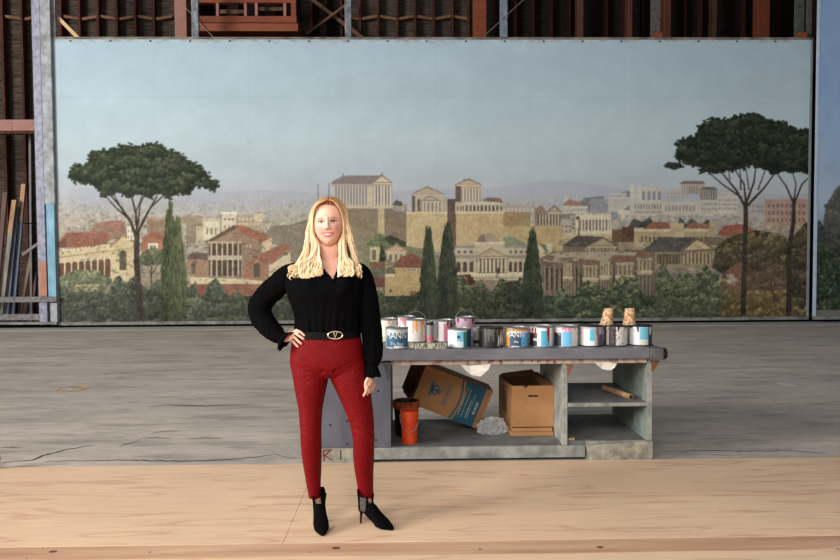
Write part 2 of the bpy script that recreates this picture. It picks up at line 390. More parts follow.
# catwalk
cw = empty('catwalk', at(248, 30, 15.6), 'orange timber catwalk with a slatted railing hanging above the mural', 'catwalk')
def cbox(name, a, b, m, y0=15.6, y1=15.75):
    xa, za = xz(a[0], b[1], y0); xb, zb = xz(b[0], a[1], y0)
    o = MB().box((xa, y0, za), (xb, y1, zb)).build(name, m, cw, bevel=.006); o.location = -cw.location; return o
cbox('top_rail', (198, -6), (296, 2.5), m_orange); cbox('floor_beam', (198, 16), (296.5, 22.4), m_orange, 15.55, 16.6)
cbox('lower_beam', (198, 23.2), (298, 31), mat('brown_orange_beam', (132, 66, 34), var=.2, scale=5, stretch=(.4, 4, 4)), 15.5, 16.6)
for a in (216, 244, 255, 283.5): cbox('railing_post', (a, 2.5), (a + 2.6, 16), m_salmon, 15.62, 15.72)
cbox('railing_post', (291, 2.5), (296, 16), m_orange)
cbox('slat', (220, 9.5), (244, 13.5), m_brace, 15.9, 15.95); cbox('slat', (259, 6.5), (283, 10.5), m_brace, 15.9, 15.95)

# ------------------------------------------------------------ the painted mural
def paint_mural():
    P = Painter(48, 34, 818, 332, 2.0); A = P.a; R = P.rng
    H, W = A.shape[:2]
    yy = 34 + (np.arange(H) + .5) / 2; stops = [(34, (172, 193, 206)), (95, (180, 201, 209)), (140, (188, 206, 212)), (175, (184, 196, 201)), (188, (186, 192, 197)), (205, (184, 184, 186)), (232, (176, 166, 158)), (332, (120, 120, 100))]
    for c in range(3): A[..., c] = np.interp(yy, [s[0] for s in stops], [s[1][c] for s in stops])[:, None]
    A += (P.noise((H, W), 130, 60) * 7 + P.noise((H, W), 40, 26) * 4)[..., None]
    A[:, :] -= (np.abs((np.arange(W) / 2 + 48 - 60) % 94) < .6)[None, :, None] * 4.0
    P.rect(48, 96.3, 818, 97.3, (160, 180, 190), tex=2, alpha=.35); P.rect(48, 140, 818, 141, (172, 190, 196), tex=2, alpha=.25)
    for x in range(70, 810, 2):                     # faint far hills
        y = 190 - 3 * math.sin(x / 70) - 2 * math.sin(x / 23 + 2) - (5 if x > 480 else 0) * math.exp(-((x - 540) / 60) ** 2)
        P.rect(x - 1, y, x + 1.6, 212, (164, 170, 182), tex=2, alpha=.35)
    # far city: flecks of houses getting larger downwards
    pal = [(205, 200, 195), (190, 180, 175), (176, 160, 155), (160, 150, 150), (186, 160, 145), (150, 145, 150), (212, 205, 192), (140, 140, 145), (165, 125, 110), (135, 140, 130)]
    for i in range(7500):
        y = 196 + 62 * R.random() ** 1.1; x = R.uniform(50, 815); t = (y - 196) / 60; wv = R.uniform(.8, 2.6) * (.6 + 1.6 * t); hv = wv * R.uniform(.3, .75)
        if 340 < x < 500 and y > 235: continue
        c = np.array(pal[R.integers(0, len(pal))], float); hz = np.array((190, 188, 190)); k = min(1, .3 + t * .8); c = hz * (1 - k) + c * k + R.normal(0, 5)
        P.rect(x, y, x + wv, y + hv, c, tex=0, alpha=.8)
        if R.random() < .3: P.rect(x, y - hv * .3, x + wv, y, np.array((176, 140, 126)) * k + hz * (1 - k), tex=0, alpha=.7)
        if R.random() < .25: P.rect(x, y + hv, x + wv * .8, y + hv * 1.5, np.array((95, 100, 98)) * k + hz * (1 - k), tex=0, alpha=.7)
    def cols(x0, x1, y0, y1, n, wd, c, back=None):
        if back is not None: P.rect(x0, y0, x1, y1, back, tex=8)
        for i in range(n):
            x = x0 + (x1 - x0) * (i + .5) / n; P.rect(x - wd / 2, y0, x + wd / 2, y1, c, tex=4)
            P.rect(x + wd / 2, y0, x + wd / 2 + .4, y1, np.array(c) * .7, tex=0, alpha=.6)
    def ped(x0, xp, x1, ye, yp, c, cr, ov=1.2):
        P.poly([(x0 - ov, ye), (xp, yp - 1.4), (x1 + ov, ye), (x1 + ov - .5, ye + 1.2), (x0 - ov + .5, ye + 1.2)], cr, tex=4)
        P.poly([(x0 + 1.5, ye - .4), (xp, yp + .4), (x1 - 1.5, ye - .4)], c, tex=5); P.rect(x0, ye + .2, x1, ye + 1.8, np.array(c) * 1.06, tex=3)
    def arches(x0, x1, y0, y1, n, c, fr=.55):
        for i in range(n):
            x = x0 + (x1 - x0) * (i + .5) / n; wd = (x1 - x0) / n * fr
            P.rect(x - wd / 2, y0 + wd / 2, x + wd / 2, y1, c, tex=5); P.dab(x, y0 + wd / 2, wd / 2.2, wd / 2.2, c)
    def roof(pts, c, n=9):
        P.poly(pts, c, tex=9)
        xs = [p[0] for p in pts]; ys = [p[1] for p in pts]
        for i in range(int((max(xs) - min(xs)) / 1.6)):
            x = min(xs) + i * 1.6; a = P.rng.uniform(min(ys), max(ys))
            W_ = P.win(x, a, x, a)
            if W_ and P.mask(pts, np.array([[x]]), np.array([[a]]))[0, 0]: P.rect(x, a - 1.3, x + .6, min(a + 1.3, max(ys)), np.array(c) * .82, tex=0, alpha=.5)
    def windows(x0, x1, y0, y1, nx, ny, c, fr=.5):
        for i in range(nx):
            for j in range(ny):
                x = x0 + (x1 - x0) * (i + .5) / nx; y = y0 + (y1 - y0) * (j + .5) / ny; wd = (x1 - x0) / nx * fr; ht = (y1 - y0) / ny * .5
                P.rect(x - wd / 2, y - ht / 2, x + wd / 2, y + ht / 2, c, tex=3)
    cream = (218, 208, 186); sun = (206, 180, 134); shade = (146, 128, 112); red = (158, 92, 76); brown = (128, 104, 88)
    # larger hazy houses filling the middle distance, roofs and gables
    for i in range(1500):
        y = 200 + 84 * (i / 1500); x = R.uniform(50, 815); t = (y - 200) / 84; wv = R.uniform(2, 5) * (.6 + 1.9 * t); hv = wv * R.uniform(.4, .9)
        if 330 < x < 505 and y < 248: continue
        c = np.array(pal[R.integers(0, len(pal))], float) * R.uniform(.8, 1.08); hz = np.array((190, 184, 180)); k = min(1, .25 + t * .75); c = hz * (1 - k) + c * k
        P.rect(x, y, x + wv, y + hv, c, tex=8, alpha=min(.9, .4 + t)); P.rect(x + wv * .6, y, x + wv, y + hv, c * .82, tex=4, alpha=.7)
        rf = (np.array((150, 100, 84)) if R.random() < .5 else np.array((128, 118, 110))) * k + hz * (1 - k)
        P.poly([(x - .3, y), (x + wv * .4, y - hv * .4), (x + wv + .3, y)], rf, tex=6, alpha=min(.9, .3 + t))
        for j in range(int(wv / 1.3)): P.rect(x + .5 + j * 1.3, y + hv * .3, x + 1 + j * 1.3, y + hv * .6, c * .62, tex=0, alpha=.8)
        if R.random() < .22: P.dab(x + wv, y + hv, wv * .5, wv * .3, np.array((88, 94, 78)) * k + hz * (1 - k), alpha=.8)
    # ---- far right city on its hills
    for x0, x1, y0 in ((575, 625, 196), (612, 660, 190), (560, 600, 203)): P.poly([(x0, y0 + 9), (x0 + 10, y0 + 2), ((x0 + x1) / 2, y0), (x1, y0 + 4), (x1, y0 + 16), (x0, y0 + 16)], (112, 116, 118), tex=12, alpha=.75)
    P.rect(564.5, 195, 568.5, 207, (202, 194, 184)); P.poly([(564, 195), (566.5, 190), (569, 195)], (190, 180, 170)); roof([(562, 205), (570, 199), (582, 203), (582, 207)], (168, 124, 108)); P.rect(561, 206, 588, 214, (196, 188, 178))
    P.rect(572, 206, 588, 214, (206, 198, 186), tex=6); windows(572, 588, 207, 213, 6, 1, (140, 130, 130))
    P.rect(604, 197, 633, 212, (190, 184, 176)); P.rect(611, 193, 627, 199, (202, 195, 184)); windows(611, 627, 194, 198, 6, 1, (150, 145, 145)); P.rect(590, 199, 608, 213, (150, 152, 160)); P.poly([(620, 212), (636, 201), (636, 214)], (128, 132, 150))
    P.rect(610, 212, 618, 220, (130, 140, 165)); P.rect(618, 210, 640, 219, (212, 204, 186))
    P.rect(630, 187, 662, 216, (198, 193, 180)); P.rect(630, 184, 634, 200, (208, 204, 190)); P.rect(638, 186, 642, 200, (206, 200, 188)); arches(641, 662, 191, 200, 4, (140, 140, 148)); P.rect(633, 202, 737, 216, (200, 192, 176)); arches(634, 662, 204, 209, 10, (138, 135, 140)); windows(634, 662, 210, 215, 12, 1, (140, 132, 132))
    arches(664, 696, 205, 211, 9, (150, 145, 145)); P.poly([(664, 198), (672, 188), (684, 190), (690, 199)], (190, 184, 176)); windows(666, 688, 192, 199, 6, 2, (150, 148, 150))
    P.rect(681, 184, 705, 194, (184, 172, 156)); cols(682, 704, 186, 194, 9, 1.2, (206, 196, 178), (126, 116, 116)); P.poly([(679, 184), (683, 181), (703, 181), (706, 184)], (134, 112, 108))
    P.rect(700, 189, 717, 200, (160, 142, 130)); cols(702, 716, 191, 199, 6, 1, (190, 178, 160), (110, 104, 104)); P.poly([(699, 189.5), (703, 187), (715, 187), (718, 190)], (110, 112, 104))
    P.rect(717, 196, 738, 213, (206, 198, 184)); windows(718, 737, 198, 211, 8, 3, (150, 142, 140)); P.rect(719, 192, 733, 197, (196, 188, 176))
    P.rect(700, 200, 718, 214, (200, 192, 180)); windows(701, 717, 202, 212, 6, 2, (150, 142, 140))
    P.rect(765, 199, 808, 226, (186, 146, 132)); windows(767, 806, 202, 224, 9, 3, (130, 106, 108)); P.rect(748, 202, 764, 216, (180, 174, 178)); windows(749, 763, 204, 214, 5, 2, (140, 136, 144))
    for i in range(260):
        x, y = R.uniform(600, 745), R.uniform(214, 226); P.rect(x, y, x + 2.4, y + 1.5, (R.uniform(140, 200), R.uniform(135, 180), R.uniform(140, 180)), tex=0, alpha=.8)
    P.fol([(676, 228), (680, 217), (686, 224), (692, 218), (700, 226), (708, 219), (716, 228)], (70, 78, 74), (110, 116, 104), 150, 1.1)
    P.fol([(628, 227), (634, 218), (642, 222), (650, 217), (656, 228)], (62, 72, 68), (96, 104, 96), 110, 1.1)
    # colonnaded hall, obelisk tower, church on the yellow wall
    P.rect(576, 213, 611, 232, cream); cols(580, 610, 219.5, 230.5, 9, 1.5, (222, 212, 192), (118, 110, 112)); windows(577, 610, 212, 216, 12, 1, (170, 160, 150)); P.rect(574, 230.5, 618, 234, (214, 204, 182))
    P.line([(579, 240), (579, 216)], 1, .8, (110, 90, 84)); P.dab(577, 218, 2.5, 1.5, (112, 84, 78))
    P.rect(570, 215, 576, 234, (176, 164, 154)); windows(571, 576, 218, 230, 1, 3, (110, 106, 110)); P.rect(561, 222, 572, 236, (186, 176, 162)); windows(561, 572, 224, 234, 3, 2, (126, 118, 116))
    P.rect(500, 204, 535, 232, (176, 166, 158)); windows(502, 534, 206, 230, 8, 3, (200, 190, 178)); P.rect(503, 212, 530, 240, (170, 140, 102), tex=8, tx=1)
    P.poly([(535, 227), (535, 209), (541, 205), (547, 212), (556, 206), (561, 213), (561, 227)], (150, 124, 110)); cols(538, 560, 214, 226, 7, 1.6, (200, 184, 160), (96, 82, 80)); ped(548, 554, 561, 212, 206, (190, 170, 150), (140, 112, 102))
    P.poly([(503, 226), (562, 226), (562, 249), (552, 254), (503, 250)], (194, 166, 118), tex=10, tx=1.2, ty=9); P.rect(562, 234, 620, 238, (200, 180, 140)); P.rect(562, 238, 612, 254, (176, 154, 118))
    P.poly([(503, 238), (511, 236), (530, 246), (530, 250), (503, 250)], (132, 150, 116), tex=8)
    # brown blocks, long right-hand hall
    P.rect(612, 229, 624, 250, (126, 88, 68)); P.rect(622, 227, 634, 250, (104, 74, 60)); P.rect(618, 242, 640, 256, (160, 138, 112)); P.rect(634, 230, 716, 247, (186, 164, 128)); windows(640, 712, 234, 245, 18, 1, (118, 96, 82)); P.rect(634, 229, 716, 231.5, (212, 192, 156))
    roof([(642, 229), (652, 222), (668, 222), (672, 229)], (156, 96, 80)); roof([(684, 228), (692, 222.5), (708, 224), (712, 229)], (160, 106, 86)); P.rect(670, 223, 684, 242, (196, 174, 136)); P.rect(709, 222, 716, 238, (180, 160, 130))
    roof([(716, 236), (724, 226), (742, 224), (756, 230), (758, 238)], (168, 92, 74)); P.rect(704, 237, 730, 245, (124, 106, 90))
    # ---- acropolis: walls
    P.poly([(278, 240), (286, 228), (300, 222), (318, 215), (342, 206), (378, 206), (378, 246), (330, 262), (282, 262)], (138, 124, 106), tex=9, tx=1.4, ty=8)
    P.poly([(255, 236), (300, 222), (316, 221), (300, 232), (272, 240)], (112, 106, 100), tex=6)
    P.rect(340, 207, 378, 246, (146, 128, 108), tex=9, tx=1, ty=6); P.rect(378, 205, 384.5, 242, (196, 174, 138)); P.rect(384.5, 208, 406.5, 246, (138, 120, 102), tex=9, tx=1, ty=6)
    P.poly([(384, 207), (398, 207), (407, 212), (407, 214), (384, 210)], (128, 122, 122)); P.rect(406.5, 213, 448, 252, sun, tex=12, tx=1.2, ty=8); P.rect(406, 211.5, 449, 213.4, (222, 204, 168), tex=3)
    P.poly([(447.5, 200), (456, 203), (456, 250), (447.5, 250)], (112, 86, 74), tex=8); P.rect(456, 213, 503, 252, (202, 174, 126), tex=12, tx=1.2, ty=8); P.rect(455, 211.6, 504, 213.4, (224, 206, 170), tex=3)
    for i in range(60):
        x = R.uniform(408, 500); y = R.uniform(215, 235); P.rect(x, y, x + .5, y + R.uniform(4, 14), (166, 138, 100), tex=0, alpha=.35)
    # temples
    P.rect(334, 184, 392, 206, (112, 104, 104)); cols(333, 372, 185, 205.5, 13, 1.6, (196, 186, 172)); cols(373, 392, 184.5, 205.5, 6, 1.9, (220, 208, 184)); P.rect(331, 205, 393, 208.4, (200, 186, 160)); P.rect(368, 186, 373, 206, (208, 190, 152))
    roof([(331, 182.4), (343, 175.8), (382, 175.2), (373, 183), (373, 184.5), (332, 184.5)], (140, 128, 124)); ped(373, 382, 392, 182.6, 176, (214, 198, 164), (150, 128, 112), .6); P.rect(332, 184, 392, 186, (176, 162, 144), tex=3)
    P.rect(342.4, 173.6, 343.4, 176.5, (120, 108, 104)); P.rect(381.4, 172.5, 382.6, 176, (120, 108, 104)); P.line([(329, 207), (329, 183)], 1, .7, (120, 120, 124)); P.line([(318, 205), (318, 184)], .9, .6, (130, 132, 138))
    P.rect(393, 204, 407, 211, (160, 150, 140)); P.fol([(392, 205), (396, 200), (402, 202), (404, 206)], (80, 88, 76), (112, 118, 98), 30, .9); P.rect(402.6, 202, 403.6, 211, (204, 194, 176))
    P.rect(412, 195, 415, 212, (104, 92, 90)); P.rect(415, 194, 444, 212, (196, 180, 152)); ped(412.5, 427, 443.5, 194, 187.4, (190, 172, 146), (150, 126, 112)); P.rect(419, 200, 441, 212, (176, 160, 136)); cols(421, 440, 202, 212, 5, 2, (206, 192, 166), (150, 134, 118)); ped(421, 430, 440, 200.6, 196.6, (196, 178, 152), (150, 130, 114), .4); P.rect(417.5, 199, 420, 211, (110, 96, 92)); P.rect(443, 198, 448, 211, (182, 168, 146))
    P.rect(455.5, 185, 461, 203, (112, 90, 82)); P.rect(461, 184, 481, 202, (192, 172, 142)); cols(462, 480, 188.5, 201, 6, 1.7, (220, 204, 176), (108, 92, 86)); ped(456, 469, 480.5, 184.4, 179.6, (204, 180, 148), (140, 114, 102)); P.rect(463, 178.8, 465, 180, brown)
    P.rect(447.5, 199, 456, 212, (102, 80, 72)); P.rect(455, 202, 503, 212, (196, 178, 150)); cols(463, 497, 205.5, 211.2, 9, 1.5, (216, 202, 176), (92, 82, 80)); P.rect(463, 202, 499, 204.6, (214, 200, 172)); roof([(481, 200.6), (488, 197.4), (500, 198), (503, 201.6), (502, 203)], (138, 112, 98)); windows(496, 503, 204, 212, 2, 1, (100, 88, 84)); windows(456, 463, 205, 212, 2, 1, (110, 94, 88))
    # slope under the walls
    P.poly([(362, 262), (364, 240), (380, 234), (394, 238), (408, 246), (430, 250), (440, 262), (440, 280), (362, 280)], (134, 138, 100), tex=16); P.fol([(366, 244), (378, 233), (390, 237), (404, 246), (396, 252), (374, 250)], (106, 116, 82), (160, 164, 124), 130, 1.3)
    P.fol([(384, 238), (390, 235), (406, 242), (406, 247), (392, 246)], (62, 70, 56), (92, 98, 76), 60, 1)
    # houses under the slope
    P.rect(370, 247, 380, 262, (206, 186, 138)); P.rect(372, 250, 376, 260, (124, 108, 92)); roof([(370, 262), (384, 261), (386, 269), (370, 270)], (150, 90, 74)); ped(386, 397, 406.5, 251, 244.6, (200, 166, 138), (178, 128, 104)); P.rect(387, 252.6, 405, 261, (204, 180, 148)); arches(388, 404, 254, 260.5, 3, (128, 104, 90), .42)
    P.fol([(379, 261), (381, 243), (384, 250), (386, 261)], (52, 64, 52), (76, 88, 66), 40, 1)
    P.rect(370, 268, 392, 306, (104, 104, 84), tex=14); P.rect(368, 278, 385, 287, (128, 66, 62)); P.rect(370, 287, 384, 303, (140, 126, 104)); cols(371, 383, 288, 302, 3, 1.2, (202, 188, 160)); P.rect(374, 302, 384, 312, (176, 126, 90))
    P.rect(385, 266, 428, 312, (204, 164, 100), tex=14, tx=1, ty=8); P.poly([(384.5, 276), (386, 268), (394, 266), (396, 274)], (120, 112, 92)); P.rect(385, 274, 394.5, 276.6, (226, 206, 166)); P.rect(407, 268, 426, 271.5, (206, 180, 140)); windows(407, 426, 268, 271.6, 6, 1, (112, 88, 76)); roof([(393, 265.6), (401, 257), (412.6, 253), (421, 257), (428, 262), (428, 268), (395, 267.6)], (148, 76, 64)); P.rect(410, 291, 416, 303, (150, 106, 68)); P.rect(418, 291, 422, 299, (150, 106, 68)); P.rect(389.5, 289.5, 391.5, 292, (92, 66, 50))
    # domed building
    P.rect(455, 246, 530, 276, (198, 180, 152)); P.rect(455, 245.4, 530, 248, (150, 146, 148)); windows(456, 474, 249, 255, 3, 1, (104, 104, 108), .5); windows(508, 529, 249, 255, 4, 1, (104, 104, 108), .5); P.rect(455, 255, 530, 258.4, (150, 144, 142)); arches(455, 475, 261.5, 272, 3, (96, 72, 64), .6); arches(508, 528, 261.5, 272, 4, (96, 72, 64), .6); P.rect(455, 272.5, 530, 275, (222, 206, 176))
    P.rect(475, 241, 504, 251, (200, 184, 156)); P.poly([(476, 242.6), (479, 237), (484, 233.6), (490, 233), (496, 236), (501, 242.6)], (176, 146, 128)); P.poly([(476, 242.6), (480, 236), (484, 233.6), (486, 242.6)], (132, 106, 98)); P.rect(474, 242, 505, 244, (214, 198, 170))
    P.rect(477, 257, 507, 273, (112, 84, 70)); cols(476.5, 507.5, 259, 272.5, 8, 1.9, (220, 202, 168)); ped(477, 491, 507, 256.6, 249, (198, 170, 140), (150, 128, 116)); P.rect(470, 273, 514, 276.5, (220, 204, 170)); P.dab(498, 271, 2, 3, (88, 84, 72)); P.rect(450, 276, 525, 280, (212, 194, 160)); windows(452, 524, 276.4, 279.6, 22, 1, (150, 134, 112)); P.poly([(458, 280), (525, 280), (520, 296), (470, 296)], (158, 136, 110), tex=14); P.poly([(452, 276), (470, 274), (480, 288), (456, 296)], (96, 66, 46), tex=14); P.dab(463, 279, 4.5, 3, (190, 96, 72)); P.dab(474, 288, 5.5, 3.5, (190, 96, 72)); P.dab(478, 285, 3, 2, (200, 110, 84))
    # dark-roofed temple and the bowed palace
    P.rect(538, 244, 552, 258, (206, 192, 156)); P.poly([(538, 243), (546, 245), (548, 253)], (110, 104, 88)); P.rect(563, 246, 617, 252.5, (132, 106, 90)); cols(584, 616, 248, 252, 9, 1.2, (190, 168, 136)); roof([(561.5, 246), (577, 235.6), (602, 236.6), (588, 247)], (88, 80, 82)); ped(587, 603, 617, 246, 238, (176, 158, 128), (98, 84, 80)); P.rect(578, 229, 579.6, 237, (96, 80, 76))
    P.poly([(540, 258), (552, 252), (640, 250), (655, 252), (655, 300), (545, 304)], (122, 102, 88), tex=12, tx=1, ty=6); P.poly([(540, 257), (556, 252.6), (620, 251), (648, 254), (610, 262), (574, 261), (560, 263), (545, 261)], (176, 160, 134), tex=8); P.poly([(556, 258), (572, 257), (574, 261), (562, 262)], (132, 112, 96))
    for x0, x1, y0 in ((563, 572, 263), (583, 598, 264), (600, 610, 262), (616, 634, 262), (637, 652, 257)):
        P.rect(x0, y0, x1, 300, (186, 164, 126), tex=8, tx=1, ty=6); cols(x0, x1, y0 + 3, y0 + 13, 4, 1, (208, 188, 150), (140, 116, 92)); P.rect(x0 - 1, y0 + 14, x1 + 1, y0 + 15.6, (210, 192, 158)); cols(x0, x1, y0 + 18, 298, 4, 1, (160, 140, 124), (104, 88, 82))
    for x0 in (544, 549, 554, 559, 574, 578, 611): P.rect(x0, 264, x0 + 1.6, 298, (152, 128, 110)); P.rect(x0 + 2, 268, x0 + 3.6, 290, (70, 54, 50))
    roof([(575, 263.4), (581, 259), (600, 260.6), (600, 264.6), (590, 265.6)], (146, 96, 80)); roof([(608, 260.5), (614, 255), (634, 256), (636, 261), (620, 263)], (146, 94, 78)); roof([(634, 256), (640, 251), (652, 252), (656, 257), (644, 259)], (150, 98, 82)); roof([(541, 258), (548, 254), (556, 256), (552, 261)], (128, 96, 84))
    P.rect(655, 250, 712, 268, (168, 140, 104), tex=10); cols(682, 712, 253, 264, 8, 1.4, (200, 176, 136), (128, 102, 78)); cols(657, 680, 254, 264, 7, 1.2, (140, 118, 96), (100, 82, 70)); roof([(643.5, 250), (659, 237), (698, 237.6), (682, 252), (650, 252)], (92, 84, 88)); P.poly([(697.5, 236.5), (716, 249), (716, 251), (680, 252.4), (680, 250.6)], (134, 106, 90), tex=4); P.poly([(698, 239.5), (711, 248.6), (684, 250.4)], (214, 184, 140), tex=6)
    # ---- left: arcade and gable hall
    P.poly([(88, 233), (96, 224), (104, 221), (124, 222), (128, 238), (90, 240)], (156, 116, 104), tex=8); roof([(102, 222), (122, 220), (126, 228), (112, 229)], (168, 112, 100))
    roof([(57, 245), (66, 232.4), (108, 233), (110, 240), (98, 247), (57, 248)], (166, 92, 78)); P.poly([(57, 244), (66, 238), (66, 247), (57, 248)], (128, 74, 66))
    P.poly([(56, 252), (110, 244), (112, 276), (56, 276)], (216, 194, 150), tex=7); P.poly([(56, 257), (110, 250), (110, 251.4), (56, 258.6)], (176, 152, 118), tex=3)
    for i in range(14): x = 58 + i * 3.8; P.rect(x, 249.6 - i * .42, x + 2, 252 - i * .42, (224, 204, 164), tex=2)
    for i in range(8):
        x = 59 + i * 6.6; y = 263 - i * .6; P.rect(x, y + 2, x + 5.2, 277, (120, 76, 64), tex=8); P.dab(x + 2.6, y + 2, 2.6, 2, (120, 76, 64)); P.rect(x + 5.2, y, x + 6.4, 278, (226, 208, 170), tex=3)
    P.poly([(110, 246), (123, 235.6), (136.6, 244), (137, 284), (112, 284)], (216, 190, 144), tex=7); P.poly([(109, 246), (123, 233.8), (138, 243.4), (138, 245.4), (123, 236.6), (110, 248.6)], (166, 132, 104), tex=3); arches(118, 128, 250, 270, 1, (96, 88, 70), .72); P.poly([(112, 250), (136, 247), (136, 248.2), (112, 251.2)], (180, 154, 116), tex=2)
    P.rect(127, 226, 136, 240, (222, 214, 196)); windows(127, 136, 228, 240, 3, 2, (136, 132, 130), .4); P.rect(147, 217, 168, 236, (156, 124, 108)); P.rect(148, 217, 168, 220, (178, 150, 130)); P.rect(142, 238, 166, 256, (186, 112, 86)); P.poly([(142, 238), (152, 232), (166, 236), (166, 240)], (172, 100, 80)); P.rect(148, 243, 158, 254, (226, 214, 196)); arches(149, 157, 246, 253, 2, (120, 106, 96))
    P.rect(186, 216, 203, 244, (150, 132, 116)); P.poly([(176, 218), (190, 214), (203, 219), (203, 224), (176, 224)], (164, 148, 130)); P.rect(196, 226, 203, 244, (196, 182, 160)); P.rect(203, 219, 219.5, 240, (216, 206, 184)); windows(205, 218, 225, 238, 3, 1, (138, 126, 116), .42); ped(203, 211, 219.5, 221, 217, (206, 194, 170), (178, 166, 148), .6); P.rect(222, 213, 236, 232, (220, 210, 188)); windows(223, 235, 217, 222, 3, 1, (146, 132, 124)); windows(223, 235, 223, 231, 3, 1, (150, 136, 124)); P.rect(221, 212, 237, 214, (232, 224, 204)); P.rect(236, 215, 262, 228, (180, 160, 140)); windows(238, 260, 217, 227, 6, 2, (214, 204, 186)); P.rect(254, 214, 262, 222, (218, 200, 160))
    P.poly([(262, 236), (272, 226), (300, 224), (326, 216), (330, 240), (290, 246), (268, 244)], (138, 128, 114), tex=8)
    # villa
    P.poly([(207, 243), (234, 227.5), (262, 243), (262, 280), (207, 280)], (164, 126, 108), tex=8); P.rect(188, 256, 208, 278, (180, 128, 100), tex=8); P.poly([(186, 259), (192, 252.6), (207, 253), (208, 260)], (112, 84, 78), tex=4); P.rect(191.5, 263, 195.5, 274, (110, 92, 78))
    roof([(233, 226), (242, 225), (273, 238), (262, 243), (240, 232)], (176, 102, 84)); P.poly([(205, 242), (234, 225), (238, 228), (208, 243.6)], (112, 86, 78), tex=4); P.poly([(262, 242), (272, 238), (272, 252), (264, 254)], (216, 190, 146), tex=5)
    P.rect(209, 243, 241, 256, (104, 74, 66), tex=8); cols(208.5, 241, 243, 257, 6, 1.5, (206, 186, 168)); P.rect(208, 241.6, 242, 243.6, (196, 174, 154)); P.rect(208, 255.4, 242, 260, (200, 178, 160), tex=5); P.rect(209, 260, 241, 276, (92, 70, 62), tex=8); cols(208.5, 241, 260, 277, 6, 1.4, (200, 184, 164)); windows(245, 252, 243, 249, 2, 1, (204, 188, 170), .5)
    P.poly([(242, 268), (262, 253), (286, 243), (292, 246), (272, 264), (256, 262), (246, 270)], (178, 100, 80), tex=8); P.poly([(243, 269), (257, 260), (269, 266), (269, 284), (243, 282)], (182, 116, 90), tex=7); arches(252.5, 261, 263, 277, 1, (98, 92, 84), .75); P.poly([(269, 266), (290, 252), (292, 262), (269, 284)], (216, 196, 160), tex=6)
    P.poly([(188, 277), (243, 279), (270, 282), (262, 287), (226, 287), (188, 284)], (218, 198, 154), tex=6); P.rect(188, 284, 268, 300, (166, 96, 74), tex=14); P.rect(268, 280, 300, 300, (120, 100, 84), tex=14)
    P.rect(136, 270, 190, 290, (160, 140, 120), tex=26)
    # small umbrella tree
    P.line([(152, 288), (151, 276), (152, 262)], 1.8, 1.4, (92, 76, 62)); P.line([(151, 276), (158, 264)], 1.2, .8, (92, 76, 62)); P.fol([(138, 262), (142, 253), (152, 248), (166, 250), (168, 258), (160, 264), (146, 266)], (84, 96, 68), (140, 146, 104), 150, 1.4)
    # small shrubs and rooftops tucked between the buildings
    for i in range(520):
        x = R.uniform(52, 812); y = R.uniform(238, 284)
        if 330 < x < 384 or (384 < x < 428 and y > 262) or (405 < x < 505 and y < 250) or (455 < x < 530 and y < 276): continue
        g_ = np.array((96, 102, 78)) * R.uniform(.7, 1.25); P.dab(x, y, R.uniform(.8, 2.6), R.uniform(.6, 1.6), g_, alpha=.45)
    for i in range(700):
        x = R.uniform(52, 812); y = R.uniform(212, 280)
        if 330 < x < 505 and y < 250: continue
        k_ = R.uniform(.75, 1.15); P.rect(x, y, x + R.uniform(1, 5), y + .6, np.array((196, 176, 146)) * k_, tex=0, alpha=.4); P.rect(x, y + .6, x + R.uniform(1, 4), y + 1.2, np.array((104, 84, 72)) * k_, tex=0, alpha=.35)
    # ---- shrubbery band
    def band(xs, y0, y1, d, l, n, r=1.8):
        pts = [(xs[0], y1)] + [(x, y0 + 5 * math.sin(x * .31) + 4 * math.sin(x * .13 + 1) + R.uniform(-1.5, 1.5)) for x in np.arange(xs[0], xs[1], 4)] + [(xs[1], y1)]
        P.fol(pts, d, l, n, r)
    P.rect(50, 296, 816, 330, (64, 70, 56), tex=12)
    band((50, 140), 286, 330, (72, 84, 72), (122, 128, 104), 900); P.fol([(58, 288), (62, 276), (80, 269), (98, 271), (112, 280), (104, 290), (84, 294)], (94, 108, 82), (150, 158, 118), 260, 1.8)
    for i in range(70): P.rect(*(lambda x, y: (x, y, x + 2, y + .8))(R.uniform(74, 98), R.uniform(284, 291)), (214, 186, 124), tex=0, alpha=.8)
    band((112, 200), 282, 330, (70, 80, 68), (116, 124, 98), 900); band((186, 290), 294, 330, (76, 86, 74), (124, 132, 104), 1000); P.fol([(203, 300), (208, 284), (216, 278), (222, 286), (226, 300)], (70, 84, 72), (104, 118, 96), 110, 1.5); band((262, 400), 296, 330, (66, 78, 62), (106, 118, 84), 900)
    band((390, 470), 298, 330, (58, 70, 50), (100, 112, 72), 700); band((452, 530), 284, 330, (60, 74, 52), (120, 128, 84), 900); P.fol([(502, 296), (506, 282), (516, 281), (524, 286), (528, 300), (510, 304)], (50, 62, 46), (84, 96, 64), 130, 1.6)
    band((540, 700), 296, 330, (64, 82, 66), (122, 138, 96), 1500, 2); P.fol([(572, 330), (576, 290), (588, 280), (598, 286), (604, 300), (610, 286), (622, 276), (636, 278), (644, 296), (646, 330)], (66, 84, 60), (150, 162, 104), 700, 1.8)
    band((660, 812), 278, 330, (88, 84, 56), (172, 150, 88), 1700, 2.2); band((655, 720), 272, 330, (78, 92, 66), (146, 154, 104), 700, 2); P.fol([(722, 330), (730, 280), (750, 270), (776, 274), (790, 290), (796, 330)], (120, 96, 52), (190, 158, 84), 700, 2)
    P.rect(722, 246, 792, 290, (112, 88, 66), tex=30); P.rect(726, 262, 746, 290, (140, 92, 74), tex=22); P.fol([(712, 268), (716, 246), (732, 236), (756, 230), (780, 234), (800, 246), (810, 262), (800, 276), (776, 262), (760, 272), (738, 262), (722, 274)], (80, 70, 50), (140, 122, 82), 700, 1.8)
